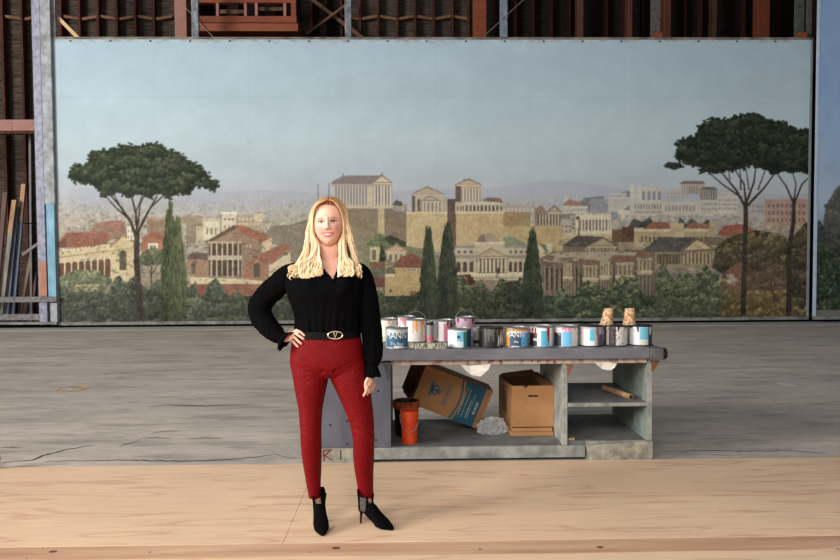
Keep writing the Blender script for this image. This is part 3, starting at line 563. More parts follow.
    P.fol([(785, 262), (790, 240), (806, 222), (812, 226), (812, 300), (790, 296)], (70, 62, 48), (124, 104, 72), 360, 1.8); [P.dab(731 + R.normal(0, 3), 280 + R.normal(0, 3), 1.6, 1, (190, 182, 170), alpha=.6) for _ in range(26)]; P.line([(775, 300), (770, 280), (760, 266)], 2, 1.2, (96, 70, 54)); P.line([(770, 282), (780, 264)], 1.6, 1, (96, 70, 54))
    # ---- cypresses
    def cyp(xc, yt, wd, d, l, n):
        yb = 324; pts = [(xc, yt)] + [(xc + wd * f + R.uniform(-.6, .6), yt + (yb - yt) * t) for t, f in ((.08, .12), (.2, .24), (.4, .4), (.6, .48), (.85, .5), (1, .46))] + [(xc - wd * f + R.uniform(-.6, .6), yt + (yb - yt) * t) for t, f in ((1, .46), (.85, .5), (.6, .48), (.4, .4), (.2, .24), (.08, .12))]
        P.poly(pts, d, tex=12)
        for i in range(n):
            t = R.random() ** .8; x = xc + wd * (.12 + .36 * min(1, t * 1.8)) * R.uniform(-1.05, 1.05); y = yt + (yb - yt) * t; k = R.random() * .8 + (.25 if x > xc else 0)
            c = np.array(d) * (1 - k) + np.array(l) * k; P.dab(x, y, .8, 3.4, c, (x - xc) / wd * -.35, .8)
    cyp(169.8, 203, 18, (58, 72, 46), (104, 116, 74), 300); cyp(177, 216, 19, (66, 80, 50), (118, 126, 82), 420); cyp(428.5, 228, 17, (50, 62, 46), (80, 94, 66), 380); cyp(447.5, 222, 20, (48, 58, 44), (78, 90, 66), 480); cyp(532.5, 230, 20, (44, 56, 42), (74, 88, 60), 460)
    # ---- umbrella pines
    def pine(outline, trunk, brs, d, l, n, tc, r=2.0, holes=()):
        for b in brs: P.line(b[:-1], b[-1][0], b[-1][1], tc)
        P.line(trunk[:-1], *trunk[-1], tc, tex=14)
        P.fol(outline, d, l, n, r, lit=.42)
        n_o = len(outline)
        for i in range(n_o):
            (xa, ya), (xb, yb) = outline[i], outline[(i + 1) % n_o]
            for k in range(int(math.hypot(xb - xa, yb - ya) / 1.1)):
                t = R.random(); P.dab(xa + (xb - xa) * t + R.normal(0, 1.2), ya + (yb - ya) * t + R.normal(0, 1.1), R.uniform(1, 2.2), R.uniform(.7, 1.3), np.array(d) * R.uniform(.8, 1.25), R.uniform(-.5, .5), .9)
        for b in brs: P.line(b[:-1][-2:], b[-1][1], b[-1][1] * .6, tc, tex=2)
    lt = (72, 62, 54)
    pine([(69, 172), (76, 166), (86, 166), (92, 153), (104, 150), (112, 151), (122, 146), (138, 147), (152, 143.5), (162, 146), (168, 151), (178, 152), (185, 160), (194, 163), (203, 170), (210, 179), (218, 184), (214, 190), (203, 187), (196, 186), (190, 193), (178, 193), (170, 198), (160, 193), (150, 197), (138, 193), (128, 197), (118, 191), (104, 197), (98, 189), (92, 184), (78, 182), (70, 178)],
         [(141.5, 323), (139.5, 300), (136.5, 262), (137, 234), (7, 5)],
         [[(137, 240), (131, 222), (120, 206), (108, 192), (3.4, 1.4)], [(134, 228), (122, 210), (114, 194), (1.6, 1)], [(137, 234), (136, 214), (131, 194), (3, 1.4)], [(138, 232), (147, 214), (157, 196), (3, 1.4)], [(138, 226), (140, 205), (146, 190), (1.8, 1)], [(150, 208), (163, 196), (170, 192), (1.6, 1)], [(128, 218), (116, 208), (104, 194), (1.8, .9)], [(136, 212), (142, 196), (1.4, .8)]],
         (52, 58, 44), (98, 104, 76), 1500, lt)
    rc = (66, 56, 46)
    pine([(700, 172), (708, 160), (700, 152), (697, 140), (698, 128), (712, 119), (728, 120), (742, 115), (758, 115), (770, 121), (784, 123), (796, 130), (812, 130), (812, 168), (800, 170), (790, 167), (778, 174), (766, 170), (754, 164), (742, 168), (730, 170), (716, 172)],
         [(743, 316), (744, 280), (745, 250), (746, 204), (5.6, 4.4)],
         [[(746, 208), (736, 190), (718, 168), (2.8, 1.2)], [(742, 198), (722, 184), (706, 170), (1.8, .9)], [(746, 204), (744, 184), (734, 168), (2.2, 1)], [(746, 204), (754, 182), (756, 165), (2.4, 1)], [(747, 206), (764, 188), (776, 172), (2.6, 1.1)], [(741, 190), (740, 168), (1.6, .8)], [(758, 190), (766, 168), (1.4, .8)], [(730, 180), (728, 168), (1.2, .7)], [(749, 190), (746, 168), (1.2, .8)]],
         (38, 44, 34), (78, 84, 60), 1500, rc)
    pine([(676, 156), (679, 141), (688, 138), (699, 136), (712, 142), (714, 156), (704, 166), (690, 164), (680, 160)], [(690, 165), (708, 168), (1.2, 1)], [[(692, 162), (706, 168), (1.4, 1)]], (36, 44, 36), (70, 80, 60), 300, rc)
    P.fol([(663, 166), (668, 162), (680, 163), (684, 167), (674, 170)], (40, 48, 40), (72, 80, 62), 60, 1.4)
    pine([(776, 160), (786, 150), (800, 148), (812, 150), (812, 174), (800, 170), (788, 172)], [(788.5, 316), (789, 290), (789, 250), (793.5, 222), (794, 200), (5.4, 3.6)], [[(794, 204), (786, 186), (776, 172), (2.2, 1)], [(794, 204), (802, 184), (811, 176), (2, 1)], [(794, 200), (796, 184), (792, 170), (1.6, .8)]], (38, 44, 34), (74, 80, 58), 350, rc)
    # grime at the foot and a torn mark near the top
    for i in range(420):
        x = R.uniform(50, 815); y = 325 - abs(R.normal(0, 4)); P.dab(x, y, R.uniform(.5, 2), .6, (R.uniform(120, 190),) * 3, alpha=.35)
    for q in ([(517, 47), (520, 53)], [(521, 52), (523, 44)], [(524, 44), (523.5, 50)]): P.line(q, .7, .5, (206, 208, 206), tex=0)
    for i in range(260): P.dab(R.uniform(55, 812), 40 + abs(R.normal(0, 1.2)), R.uniform(1, 4), .5, (R.uniform(120, 185), R.uniform(110, 160), R.uniform(100, 140)), alpha=.4)
    P.blur(1)
    # the painter's dry, slightly milky surface
    A = P.a; lum = A.mean(2, keepdims=True); k = np.interp(34 + (np.arange(H) + .5) / 2, [180, 200, 260, 300], [.95, .78, .54, .54])[:, None, None]
    A[...] = lum + (A - lum) * k
    A += (P.noise((H, W), 1.8, 2.4) * np.interp(34 + (np.arange(H) + .5) / 2, [190, 215], [3, 26])[:, None])[..., None] + (P.noise((H, W), 14, 9) * np.interp(34 + (np.arange(H) + .5) / 2, [190, 225], [2, 16])[:, None])[..., None]
    w2 = np.interp(34 + (np.arange(H) + .5) / 2, [195, 225], [0, 1])[:, None, None]; A *= 1 + w2 * (np.array([1.02, 1.0, .92]) - 1); A *= np.interp(34 + (np.arange(H) + .5) / 2, [280, 318], [1, .84])[:, None, None]
    return P
def painted_panel(name, P, x0, x1, z0, z1, Y, dx, m, th=.03):
    nx = int((x1 - x0) / dx); nz = int((z1 - z0) / dx)
    X, Z = np.meshgrid(np.linspace(x0, x1, nx + 1), np.linspace(z0, z1, nz + 1)); X = X.ravel(); Z = Z.ravel()
    co = np.stack([X, np.full_like(X, Y), Z], 1)
    q = (co - np.array(CAM)) @ np.array(CR); px = 420 + F * q[:, 0] / -q[:, 2]; py = 280 - F * q[:, 1] / -q[:, 2]   # the chart was measured in these units
    idx = np.arange((nx + 1) * (nz + 1)).reshape(nz + 1, nx + 1)
    f = np.stack([idx[:-1, :-1], idx[:-1, 1:], idx[1:, 1:], idx[1:, :-1]], -1).reshape(-1, 4)
    nb = len(co); bk = np.array([[x0, Y + th, z0], [x1, Y + th, z0], [x1, Y + th, z1], [x0, Y + th, z1]]); co2 = np.vstack([co, bk])
    c = [idx[0, 0], idx[0, -1], idx[-1, -1], idx[-1, 0]]
    sides = [[nb + 1, nb, nb + 3, nb + 2], [c[0], c[3], nb + 3, nb], [c[1], nb + 1, nb + 2, c[2]]]
    faces = np.vstack([f, np.array(sides)])
    me = bpy.data.meshes.new(name); me.vertices.add(len(co2)); me.vertices.foreach_set('co', co2.astype(np.float32).ravel())
    me.loops.add(faces.size); me.loops.foreach_set('vertex_index', faces.astype(np.int32).ravel())
    me.polygons.add(len(faces)); me.polygons.foreach_set('loop_start', np.arange(0, faces.size, 4, dtype=np.int32))
    me.update(calc_edges=True); me.validate()
    cols = np.vstack([P.sample(px, py), np.full((4, 3), .2)]); set_paint(me, cols)
    return link_mesh(name, me, m)
m_mural = vmat('scenic_paint', rough=.75, spec=.12, var=.03, scale=3)
XL, XR, ZB, ZT = -6.985, 8.345, .085, 5.785
mu = empty('painted_backdrop', (.68, YM, .08), 'huge painted canvas of an ancient city under a pale sky, with umbrella pines and cypresses', 'backdrop')
pn = painted_panel('painted_canvas', paint_mural(), XL, XR, ZB, ZT, YM, .0135, m_mural); pn.parent = mu; pn.matrix_parent_inverse = Matrix.Translation(-mu.location)
def mpart(o): o.parent = mu; o.matrix_parent_inverse = Matrix.Translation(-mu.location); return o
m_frame = mat('weathered_frame_wood', (150, 140, 128), rgb2=(84, 74, 66), scale=14, stretch=(.3, 1, 1), rough=.8)
m_ledge = mat('grimy_pale_ledge', (150, 147, 142), rgb2=(92, 90, 88), scale=12, stretch=(.4, 1, 1), rough=.8)
mpart(MB().box((XL, YM - .02, ZT - .012), (XR, YM + .1, ZT + .03)).build('top_rail', m_frame))
mpart(MB().box((XL, YM - .05, .05), (XR, YM + .05, .11)).build('bottom_rail', m_ledge))
m_edge = mat('grey_canvas_edge', (140, 146, 148), var=.15, scale=8)
mpart(MB().box((XR - .03, YM - .02, ZB), (XR + .015, YM + .06, ZT + .02)).build('edge_strip', m_edge)); mpart(MB().box((XL - .02, YM - .02, ZB), (XL + .005, YM + .06, ZT + .02)).build('edge_strip', m_edge))
m_nail = mat('nail_head', (50, 44, 40), var=.1)
for i in range(20):
    x = XL + .35 + i * .79; mpart(MB().box((x - .014, YM - .022, ZT - .06), (x + .014, YM - .002, ZT - .035)).build('nail', m_nail))
tr = MB().box((-16, YM + .02, 0), (16, YM + .3, .055)).build('dark_gap_strip', m_black); tag(tr, kind='structure')  # black strip painted in for the dark gap under the mural
# steel posts of the mural frame, showing above its top
m_galv = mat('mottled_grey_steel', (146, 152, 158), rgb2=(84, 86, 90), scale=14, stretch=(1, 1, .6), rough=.6, metal=.1)
m_dkpost = mat('weathered_dark_post', (104, 98, 92), rgb2=(58, 54, 52), scale=16, rough=.8)
m_green = mat('grey_green_post', (86, 92, 84), rgb2=(52, 58, 54), scale=12, rough=.8)
for (a, b, m, lab) in ((190.5, 197.5, m_galv, 'spotted grey steel post beside the salmon post, above the mural'), (344.5, 351, m_galv, 'spotted grey steel post crossing the diagonal brace'), (500.5, 508, mat('blue_grey_steel', (132, 144, 156), rgb2=(88, 92, 100), scale=14), 'blue grey steel post right of the wide brown post'),
                       (652.5, 661.5, m_dkpost, 'dark mottled post with a small wooden block at its foot'), (797.5, 806, m_green, 'grey green post with a wooden block in the top right corner'), (808.5, 813.5, m_dkpost, 'narrow weathered post at the top right corner beside the blue backdrop')):
    xa, _ = xz(a, 20, YM + .06); xb, _ = xz(b, 20, YM + .06)
    o = tag(MB().box((xa, YM + .115, .06), (xb, YM + .2, 7.6)).build('frame_post', m, bevel=.006), lab, 'post')
for a, b in ((654, 661.5), (797.5, 806)):
    (xa, za), (xb, zb) = xz(a, 38.4, YM + .05), xz(b, 33, YM + .05)
    tag(MB().box((xa, YM + .0, ZT + .031), (xb, YM + .11, zb)).build('wood_block', m_orange), 'small orange wooden block on the mural top edge %s' % ('at the mottled post' if a < 700 else 'in the right corner'), 'block')

# ---- second backdrop at the right edge
def paint_second():
    P = Painter(808, -30, 900, 332, 2.0); A = P.a; H, W = A.shape[:2]; yy = -30 + (np.arange(H) + .5) / 2; R = P.rng
    st = [(-30, (140, 168, 206)), (100, (148, 176, 210)), (200, (168, 186, 206)), (332, (60, 70, 60))]
    for c in range(3): A[..., c] = np.interp(yy, [s[0] for s in st], [s[1][c] for s in st])[:, None]
    A += (P.noise((H, W), 20, 30) * 8)[..., None]
    P.fol([(823, 226), (826, 206), (834, 192), (846, 180), (900, 170), (900, 260), (824, 252)], (84, 84, 80), (126, 122, 114), 700, 2.4)
    P.fol([(808, 250), (812, 222), (820, 220), (826, 232), (840, 234), (900, 232), (900, 300), (808, 300)], (56, 62, 56), (104, 104, 92), 700, 2.2)
    P.fol([(808, 332), (808, 256), (822, 246), (840, 256), (900, 254), (900, 332)], (44, 54, 42), (96, 104, 70), 900, 1.8)
    for i in range(160): P.dab(R.uniform(814, 900), R.uniform(262, 312), .6, .5, (170, 180, 150), alpha=.8)
    P.rect(808, 310, 900, 319, (110, 112, 104), tex=16); P.blur(1); return P
m_mural2 = vmat('scenic_paint_blue', rough=.7, spec=.12, var=.04, scale=3)
xa = at(817.5, 160, 14.45).x
mu2 = empty('painted_backdrop', (xa + .5, 14.45, .09), 'second painted backdrop at the right edge, blue sky over dark shrubs', 'backdrop')
p2 = painted_panel('painted_canvas', paint_second(), xa, xa + 1.7, .13, 7.4, 14.45, .02, m_mural2)
p2.parent = mu2; p2.matrix_parent_inverse = Matrix.Translation(-mu2.location)
for nm, a, b, mm in (('edge_strip', (xa - .03, 14.44, .13), (xa + .012, 14.5, 7.4), mat('pale_canvas_edge', (176, 190, 210), var=.1)), ('bottom_rail', (xa - .03, 14.42, .07), (xa + 1.7, 14.5, .14), m_ledge)):
    o = MB().box(a, b).build(nm, mm, mu2); o.matrix_parent_inverse = Matrix.Translation(-mu2.location)
tag(MB().box((XR - .02, 14.9, .0), (xa + .06, 14.95, 7.6)).build('gap_shade_strip', m_black), 'black strip standing in for the dark gap between the two painted backdrops', 'post')  # its black colour stands for the shade in the gap
# ------------------------------------------------------------ lumber rack at the far left
m_lav = mat('lavender_grey_steel', (158, 158, 176), rgb2=(112, 110, 126), scale=10, rough=.5)
m_white = mat('stained_white_post', (176, 180, 186), rgb2=(112, 114, 108), scale=5, stretch=(1, 1, .8), rough=.6)
YR = 14.62
rk = empty('lumber_rack', (at(20, 326, YR).x, YR, 0), 'tall steel and timber rack frame full of leaning boards left of the mural', 'rack')
def rpart(name, x0, x1, y0, y1, m, d0=YR, d1=YR + .12, parent=None):
    xa, zb = xz(x0, y1, d0); xb, za = xz(x1, y0, d0)
    o = MB().box((xa, d0, zb), (xb, d1, za)).build(name, m, rk, bevel=.006); o.matrix_parent_inverse = Matrix.Translation(-rk.location); return o
def vpost(name, pxt, pxb, w, yt, yb, m, d0=YR, d1=YR + .12):
    """a plumb post: its lean in the photo is perspective"""
    x, zt = xz((pxt + pxb) / 2, yt, d0); z0 = at(pxb, yb, d0).z; hw = w * d0 / F / 2
    x = at(pxb, yb, d0).x
    o = MB().box((x - hw, d0, z0), (x + hw, d1, zt)).build(name, m, rk, bevel=.008); o.matrix_parent_inverse = Matrix.Translation(-rk.location); return o
vpost('steel_post', 34, 43.5, 8, -60, 325, m_lav)
m_reddish = mat('reddish_bare_wood', (196, 130, 96), rgb2=(150, 104, 84), scale=5, stretch=(1, 1, .3))
vpost('wood_facing', 43, 43.2, 7.5, 262, 296, m_reddish, YR - .03, YR - .002)
vpost('white_post', 47, 49.6, 10, -60, 204, m_white, YR + .0, YR + .06)
xw, zw = xz(52.6, 37, YR + .1); xw2, _ = xz(55.8, 37, YR + .1); tag(MB().box((xw, YR + .09, ZT + .032), (xw2, YR + .15, 7.6)).build('frame_post', m_white), 'narrow white post rising from the top left corner of the mural', 'post')
m_cyan = mat('cyan_painted_post', (140, 186, 204), rgb2=(96, 140, 158), scale=5, stretch=(1, 1, .4))
vpost('painted_post', 51, 52.3, 8, 204, 298, m_cyan, YR - .002, YR + .06); vpost('post_foot', 54.5, 54, 7, 303, 325, m_white, YR, YR + .06)
m_grimerail = mat('grimy_grey_rail', (128, 122, 120), rgb2=(78, 74, 74), scale=14)
rpart('rail', -150, 56.5, 296.5, 303.5, m_grimerail, YR - .04, YR - .003); rpart('lower_rail', -150, 40, 314, 321.5, m_grimerail, YR + .0, YR + .1)
rpart('sill', -150, 56.5, 322, 326, m_ledge, YR - .06, YR + .06)
rpart('cross_beam', -150, 35.5, 119.5, 131, m_salmon, YR + .14, YR + .3)
rpart('blocking', -150, 35, 131, 134, m_stud, YR + .14, YR + .3)
for y in (122.5, 125.5, 128): rpart('bolt', 11.2, 12.2, y, y + 1, m_nail, YR + .132, YR + .14)
bar('rod', (24, 223.5), (39, 223.5), YR + .05, 1, m_black, None, None, parent=rk).matrix_parent_inverse = Matrix.Translation(-rk.location)
bar('strut', (22, 255), (39, 242.5), YR + .06, 2.6, m_grimerail, None, None, th=.03, parent=rk).matrix_parent_inverse = Matrix.Translation(-rk.location)
m_gb = mat('grey_blue_board', (108, 116, 134), rgb2=(70, 78, 92), scale=5, stretch=(1, 1, .3)); m_lg = mat('light_weathered_board', (142, 134, 124), rgb2=(92, 84, 76), scale=5, stretch=(1, 1, .3)); m_rb = mat('rusty_red_board', (112, 66, 56), rgb2=(70, 44, 40), scale=5, stretch=(1, 1, .3)); m_bb = mat('brown_board', (122, 96, 72), rgb2=(72, 56, 44), scale=5, stretch=(1, 1, .3)); m_tb = mat('tan_board', (178, 132, 88), rgb2=(134, 96, 64), scale=5, stretch=(1, 1, .3)); m_ss = mat('grey_stick', (96, 92, 90), var=.3)
boards = [((5, 192), (-7, 318), 4, m_rb, 'rusty red board leaning at the left end of the rack'), ((14, 200), (-1, 318), 4.2, m_lg, 'light weathered board with a tan tip leaning second from the left in the rack'),
          ((17, 207), (5.5, 318), 3.2, m_gb, 'slim blue grey board leaning between two wider ones in the rack'), ((23.4, 184), (11, 318), 4.2, m_gb, 'tallest leaning board, blue grey with a tan upper end'),
          ((29.5, 120), (31, 318), 2.2, m_ss, 'thin grey upright stick behind the leaning boards'), ((31, 254), (18, 318), 3, m_bb, 'short brown board leaning right of the blue grey ones'),
          ((37, 272), (29, 318), 2.6, m_rb, 'shortest rusty stick leaning beside the reddish faced post'), ((34, 284), (24, 318), 2.4, m_ss, 'short grey stick crossing low behind the rail'), ((2, 222), (-12, 318), 4, m_bb, 'brown board half out of view at the left edge')]
for i, (a, b, wpx, m, lab) in enumerate(boards):
    Yb = YR + .36 + .07 * i; (x1, z1), (x0, _) = xz(*a, Yb), xz(*b, Yb); hw = wpx * Yb / F / 2
    o = MB().prism([(x0 - hw, Yb, 0.06), (x0 + hw, Yb, 0.06), (x1 + hw, Yb, z1), (x1 - hw, Yb, z1)], (0, .05, 0)).build('leaning_board', m); tag(o, lab, 'board', 'boards in the rack')
    if i in (1, 3):
        (xa, za) = xz(a[0] + (b[0] - a[0]) * .28, a[1] + (b[1] - a[1]) * .28, Yb)
        MB().prism([(xa - hw, Yb - .004, za), (xa + hw, Yb - .004, za), (x1 + hw, Yb - .004, z1 + .002), (x1 - hw, Yb - .004, z1 + .002)], (0, .058, 0)).build('bare_end', m_tb, o)
tag(MB().box((-12, YR + .34, 0), (XL - .1, YR + 1.02, .058)).build('rack_floor_board', m_grimerail), 'low grey timber floor of the rack under the leaning boards', 'platform')

# ------------------------------------------------------------ plywood stage
def ply_mat(name, c1, c2, grain):
    m = bpy.data.materials.new(name); m.use_nodes = True; nt = m.node_tree; b = nt.nodes['Principled BSDF']; b.inputs['Roughness'].default_value = .5; b.inputs['Specular IOR Level'].default_value = .3
    tc = nt.nodes.new('ShaderNodeTexCoord'); mp = nt.nodes.new('ShaderNodeMapping'); mp.inputs['Scale'].default_value = (.45, 3.2, 1); nt.links.new(tc.outputs['Object'], mp.inputs[0])
    n = nt.nodes.new('ShaderNodeTexNoise'); n.inputs['Scale'].default_value = 1.8; n.inputs['Detail'].default_value = 2; nt.links.new(mp.outputs[0], n.inputs['Vector'])
    mul = nt.nodes.new('ShaderNodeMath'); mul.operation = 'MULTIPLY'; mul.inputs[1].default_value = grain; nt.links.new(n.outputs['Fac'], mul.inputs[0])
    fr = nt.nodes.new('ShaderNodeMath'); fr.operation = 'PINGPONG'; fr.inputs[1].default_value = 1.0; nt.links.new(mul.outputs[0], fr.inputs[0])
    r = nt.nodes.new('ShaderNodeValToRGB'); e = r.color_ramp.elements; e[0].color = (*lin(c1), 1); e[1].color = (*lin(c1), 1); e[0].position = 0; e[1].position = .72
    x = e.new(.93); x.color = (*lin(c2), 1); x = e.new(1.0); x.color = (*lin(tuple(v * .96 for v in c2)), 1)
    nt.links.new(fr.outputs[0], r.inputs[0])
    n2 = nt.nodes.new('ShaderNodeTexNoise'); n2.inputs['Scale'].default_value = 30; n2.inputs['Detail'].default_value = 6; mp2 = nt.nodes.new('ShaderNodeMapping'); mp2.inputs['Scale'].default_value = (.12, 2, 1); nt.links.new(tc.outputs['Object'], mp2.inputs[0]); nt.links.new(mp2.outputs[0], n2.inputs['Vector'])
    n3 = nt.nodes.new('ShaderNodeTexNoise'); n3.inputs['Scale'].default_value = 1.3; n3.inputs['Detail'].default_value = 3; nt.links.new(tc.outputs['Object'], n3.inputs['Vector'])
    a = nt.nodes.new('ShaderNodeMath'); a.operation = 'ADD'; nt.links.new(n2.outputs['Fac'], a.inputs[0]); nt.links.new(n3.outputs['Fac'], a.inputs[1])
    mr = nt.nodes.new('ShaderNodeMapRange'); mr.inputs[1].default_value = .6; mr.inputs[2].default_value = 1.4; mr.inputs[3].default_value = .84; mr.inputs[4].default_value = 1.12; nt.links.new(a.outputs[0], mr.inputs[0])
    v = nt.nodes.new('ShaderNodeVectorMath'); v.operation = 'SCALE'; nt.links.new(r.outputs[0], v.inputs[0]); nt.links.new(mr.outputs[0], v.inputs['Scale']); nt.links.new(v.outputs[0], b.inputs['Base Color'])
    return m
m_ply = ply_mat('plywood_face', (226, 192, 158), (216, 176, 144), 8)
m_ply2 = ply_mat('plywood_face_pale', (226, 194, 160), (216, 178, 146), 8)
m_plank = mat('planed_softwood', (212, 176, 142), rgb2=(180, 136, 106), scale=6, stretch=(.12, 1.6, 1), rough=.5)
m_plyedge = mat('plywood_edge', (126, 96, 72), rgb2=(92, 74, 60), scale=8, stretch=(.3, 1, 1))
yb_, yf_ = 4.985, 3.606; sx = gr(281, 543, .02).x + .012
rs = random.Random(5)
def sheet(x0, x1, y0, y1, m, label, zt=.02):
    o = MB().box((x0, y0, .001), (x1, y1, zt)).build('plywood_sheet', m, bevel=.0015); tag(o, label, 'plywood'); return o
sh1 = sheet(-4.4, sx - .0006, yf_, yb_, m_ply, 'plywood sheet on the floor left of the woman, ending at the seam by her boot')
sh2 = sheet(sx + .0006, 4.6, yf_, yb_, m_ply, 'long plywood sheet under the woman, reaching to the right edge in front of the workbench')
tag(MB().box((-4.4, yf_ - .17, .001), (4.6, yf_ - .003, .0205)).build('wooden_plank', m_plank, bevel=.003), 'long knotty plank running along the front edge of the plywood', 'plank')
sheet(-4.4, 4.6, 1.6, yf_ - .173, m_ply2, 'plywood in front of the long plank at the bottom of the picture')
m_knot = mat('dark_knot', (96, 66, 46), var=.3, scale=40)
def spot(px, py, rx, ry, m, z=.0215, parent=None, name='knot'):
    g = gr(px, py, .021); n = 10
    return MB().rings([[(g.x + rx * math.cos(t), g.y + ry * math.sin(t), z - .0006) for t in [2 * math.pi * k / n for k in range(n)]], [(g.x + rx * .8 * math.cos(t), g.y + ry * .8 * math.sin(t), z) for t in [2 * math.pi * k / n for k in range(n)]]]).build(name, m, parent)
plank = [o for o in C.objects if o.name.startswith('wooden_plank')][0]
for px, py, r in ((27, 558, .006), (43, 548.5, .005), (53, 551.5, .02), (336, 548, .022), (310, 552, .007), (480, 549, .01), (600, 547, .018), (838, 549, .008), (150, 552, .008)): spot(px, py, r, r * .7, m_knot, .0213, plank)
for px, py, r in ((160, 523, .004), (104, 500, .004), (175, 478, .004), (62, 512, .003), (250, 520, .004)): spot(px, py, r, r, m_knot, .0208, sh1, 'nail_hole')
for px, py, r in ((430, 520, .004), (505, 520, .004), (600, 497, .004), (720, 510, .004), (560, 515, .003), (475, 493, .003), (800, 470, .004), (690, 533, .004)): spot(px, py, r, r, m_knot, .0208, sh2, 'nail_hole')
# caster at the left edge
ca = empty('caster_wheel', gr(-3, 467, .02), 'black caster wheel just peeking in at the left edge', 'wheel')
m_rub = mat('black_rubber', (22, 21, 21), rough=.5)
MB().rings([[(t, r * math.cos(q), .055 + r * math.sin(q)) for q in [2 * math.pi * k / 24 for k in range(24)]] for t, r in ((-.02, .03), (-.02, .05), (-.012, .056), (.012, .056), (.02, .05), (.02, .03))]).build('wheel', m_rub, ca, smooth=False)
MB().box((-.035, -.012, .05), (.0, .012, .12)).build('fork', m_rub, ca); ca.location.z = .02; ca.rotation_euler.z = .25
ca.location.y -= .02

# ------------------------------------------------------------ workbench
m_top = mat('grey_painted_bench_edge', (118, 118, 124), rgb2=(98, 98, 104), scale=8, stretch=(.5, 1, 1), rough=.55)
m_panel = mat('slate_grey_panel', (106, 108, 120), rgb2=(88, 90, 100), scale=5, stretch=(1, 1, .4), rough=.5)
m_lgrey = mat('scuffed_light_grey_paint', (166, 164, 156), rgb2=(112, 116, 110), scale=8, bump=.2, rough=.7)
m_mint = mat('greenish_grey_paint', (146, 158, 148), rgb2=(112, 122, 114), scale=7, bump=.15, rough=.7)
m_shelf = mat('dusty_grey_shelf', (124, 124, 122), rgb2=(86, 86, 86), scale=6, rough=.7)
m_apron = mat('red_stained_apron', (186, 172, 160), rgb2=(142, 76, 64), scale=26, stretch=(1, 1, .5), rough=.8, contrast=(.38, .5))
m_blk = mat('whitish_worn_block', (178, 172, 154), rgb2=(124, 122, 110), scale=12, bump=.3, rough=.8)
m_brk = mat('brown_bracket', (120, 82, 56), var=.25, scale=12)
B0, B1 = 5.06, 5.92
zs1 = .133; zsl = .105; zs2 = .41
bx0 = at(320, 440, B0).x; bx1 = at(651, 440, B0).x
be = empty('workbench', ((bx0 + bx1) / 2, (B0 + B1) / 2, 0), 'long grey painted workbench with open shelves, covered in paint cans', 'workbench')
def bp(o): o.parent = be; o.matrix_parent_inverse = Matrix.Translation(-be.location); return o
ZTOP = .805; xT0 = at(312, 350, B0 - .05).x; xT1 = at(650, 350, B0 - .05).x
bp(MB().box((xT0, B0 - .05, ZTOP - .075), (xT1, B1 + .03, ZTOP)).build('bench_top', m_top, bevel=.005))
xE = at(668, 350, B0 - .05).x
bp(MB().box((xT1 + .001, B0 - .055, ZTOP - .085), (xE - .03, B1 + .03, ZTOP - .002)).build('end_block', mat('dark_grey_end', (104, 104, 104), rgb2=(70, 70, 70), scale=14), bevel=.006))
bp(MB().rings([[(t, B0 - .01 + r * math.cos(q), ZTOP - .045 + r * math.sin(q)) for q in [2 * math.pi * k / 20 for k in range(20)]] for t, r in ((xE - .031, .042), (xE - .01, .042), (xE, .036))]).build('end_cap', m_rub))
bp(MB().box((at(391, 363, B0).x, B0 - .012, ZTOP - .11), (xT1 - .01, B0 + .006, ZTOP - .081)).build('apron', m_apron))
xp1 = at(391, 440, B0).x
bp(MB().box((bx0, B0, .108), (xp1, B0 + .02, ZTOP - .076)).build('front_panel', m_panel, bevel=.002))
bp(MB().box((bx0, B0 + .02, .0), (bx0 + .03, B1, ZTOP - .08)).build('side_panel', m_panel)); bp(MB().box((xp1 - .03, B0 + .02, zsl + .001), (xp1, B1, ZTOP - .08)).build('side_panel', m_mint))
for px, py in ((345, 371), (378, 391), (330, 425), (347, 421), (376, 440), (347, 444), (372, 372)):
    p = at(px, py, B0); bp(MB().lathe([(.008, -.0), (.008, .003)], n=10).build('bolt_hole', m_nail)).location = (p.x, B0 - .0, p.z)
    C.objects[-1].rotation_euler.x = R_(90)

bp(MB().box((bx0 + .031, B0 + .021, .062), (bx1 - .03, B1 - .01, zsl)).build('lower_shelf', m_shelf, bevel=.002))
xd1 = at(567.5, 440, B0).x; xd0 = xd1 - .035
bp(MB().box((bx0, B0 - .012, .022), (at(585, 450, B0).x, B0 + .02, .1045)).build('base_beam', m_lgrey, bevel=.004))
bp(MB().box((bx0 - .004, B0 - .02, .0), (at(372, 450, B0).x, B0 + .02, .106)).build('foot_block', m_blk, bevel=.004))
bp(MB().box((xd1 + .001, B0 + .022, zsl + .001), (bx1 - .031, B1 - .01, zs1)).build('lower_shelf', m_shelf))
bp(MB().box((bx0 + .031, B1 - .05, .0), (bx1 - .031, B1 - .02, .061)).build('base_beam', m_lgrey))
xf = at(585, 450, B0).x
bp(MB().prism([(xf + .002, B0 - .045, .115), (xf + .03, B0 - .045, .0), (bx1 - .012, B0 - .045, .0), (bx1, B0 - .045, .02), (bx1, B0 - .045, .14)], (0, .05, 0)).build('foot_block', m_blk, bevel=.006))
bp(MB().box((xf + .01, B0 + .006, .0), (bx1, B0 + .02, .134)).build('base_beam', m_lgrey))
bp(MB().box((xd0, B0, zsl + .001), (xd1, B1, ZTOP - .081)).build('divider', m_lgrey, bevel=.003))
bp(MB().box((bx1 - .03, B0 + .0, .1), (bx1, B1, ZTOP - .081)).build('side_panel', m_mint, bevel=.003)) ; bp(MB().box((bx1 - .032, B0 - .008, .14), (bx1 + .002, B0 - .0005, ZTOP - .081)).build('edge_strip', m_lgrey))
bp(MB().box((xd1 + .001, B0, zs2 - .026), (bx1 - .031, B1 - .08, zs2)).build('middle_shelf', m_shelf, bevel=.002)); bp(MB().box((xd1 + .001, B0 - .004, zs2 - .026), (bx1 - .031, B0 - .0005, zs2)).build('shelf_lip', m_lgrey))
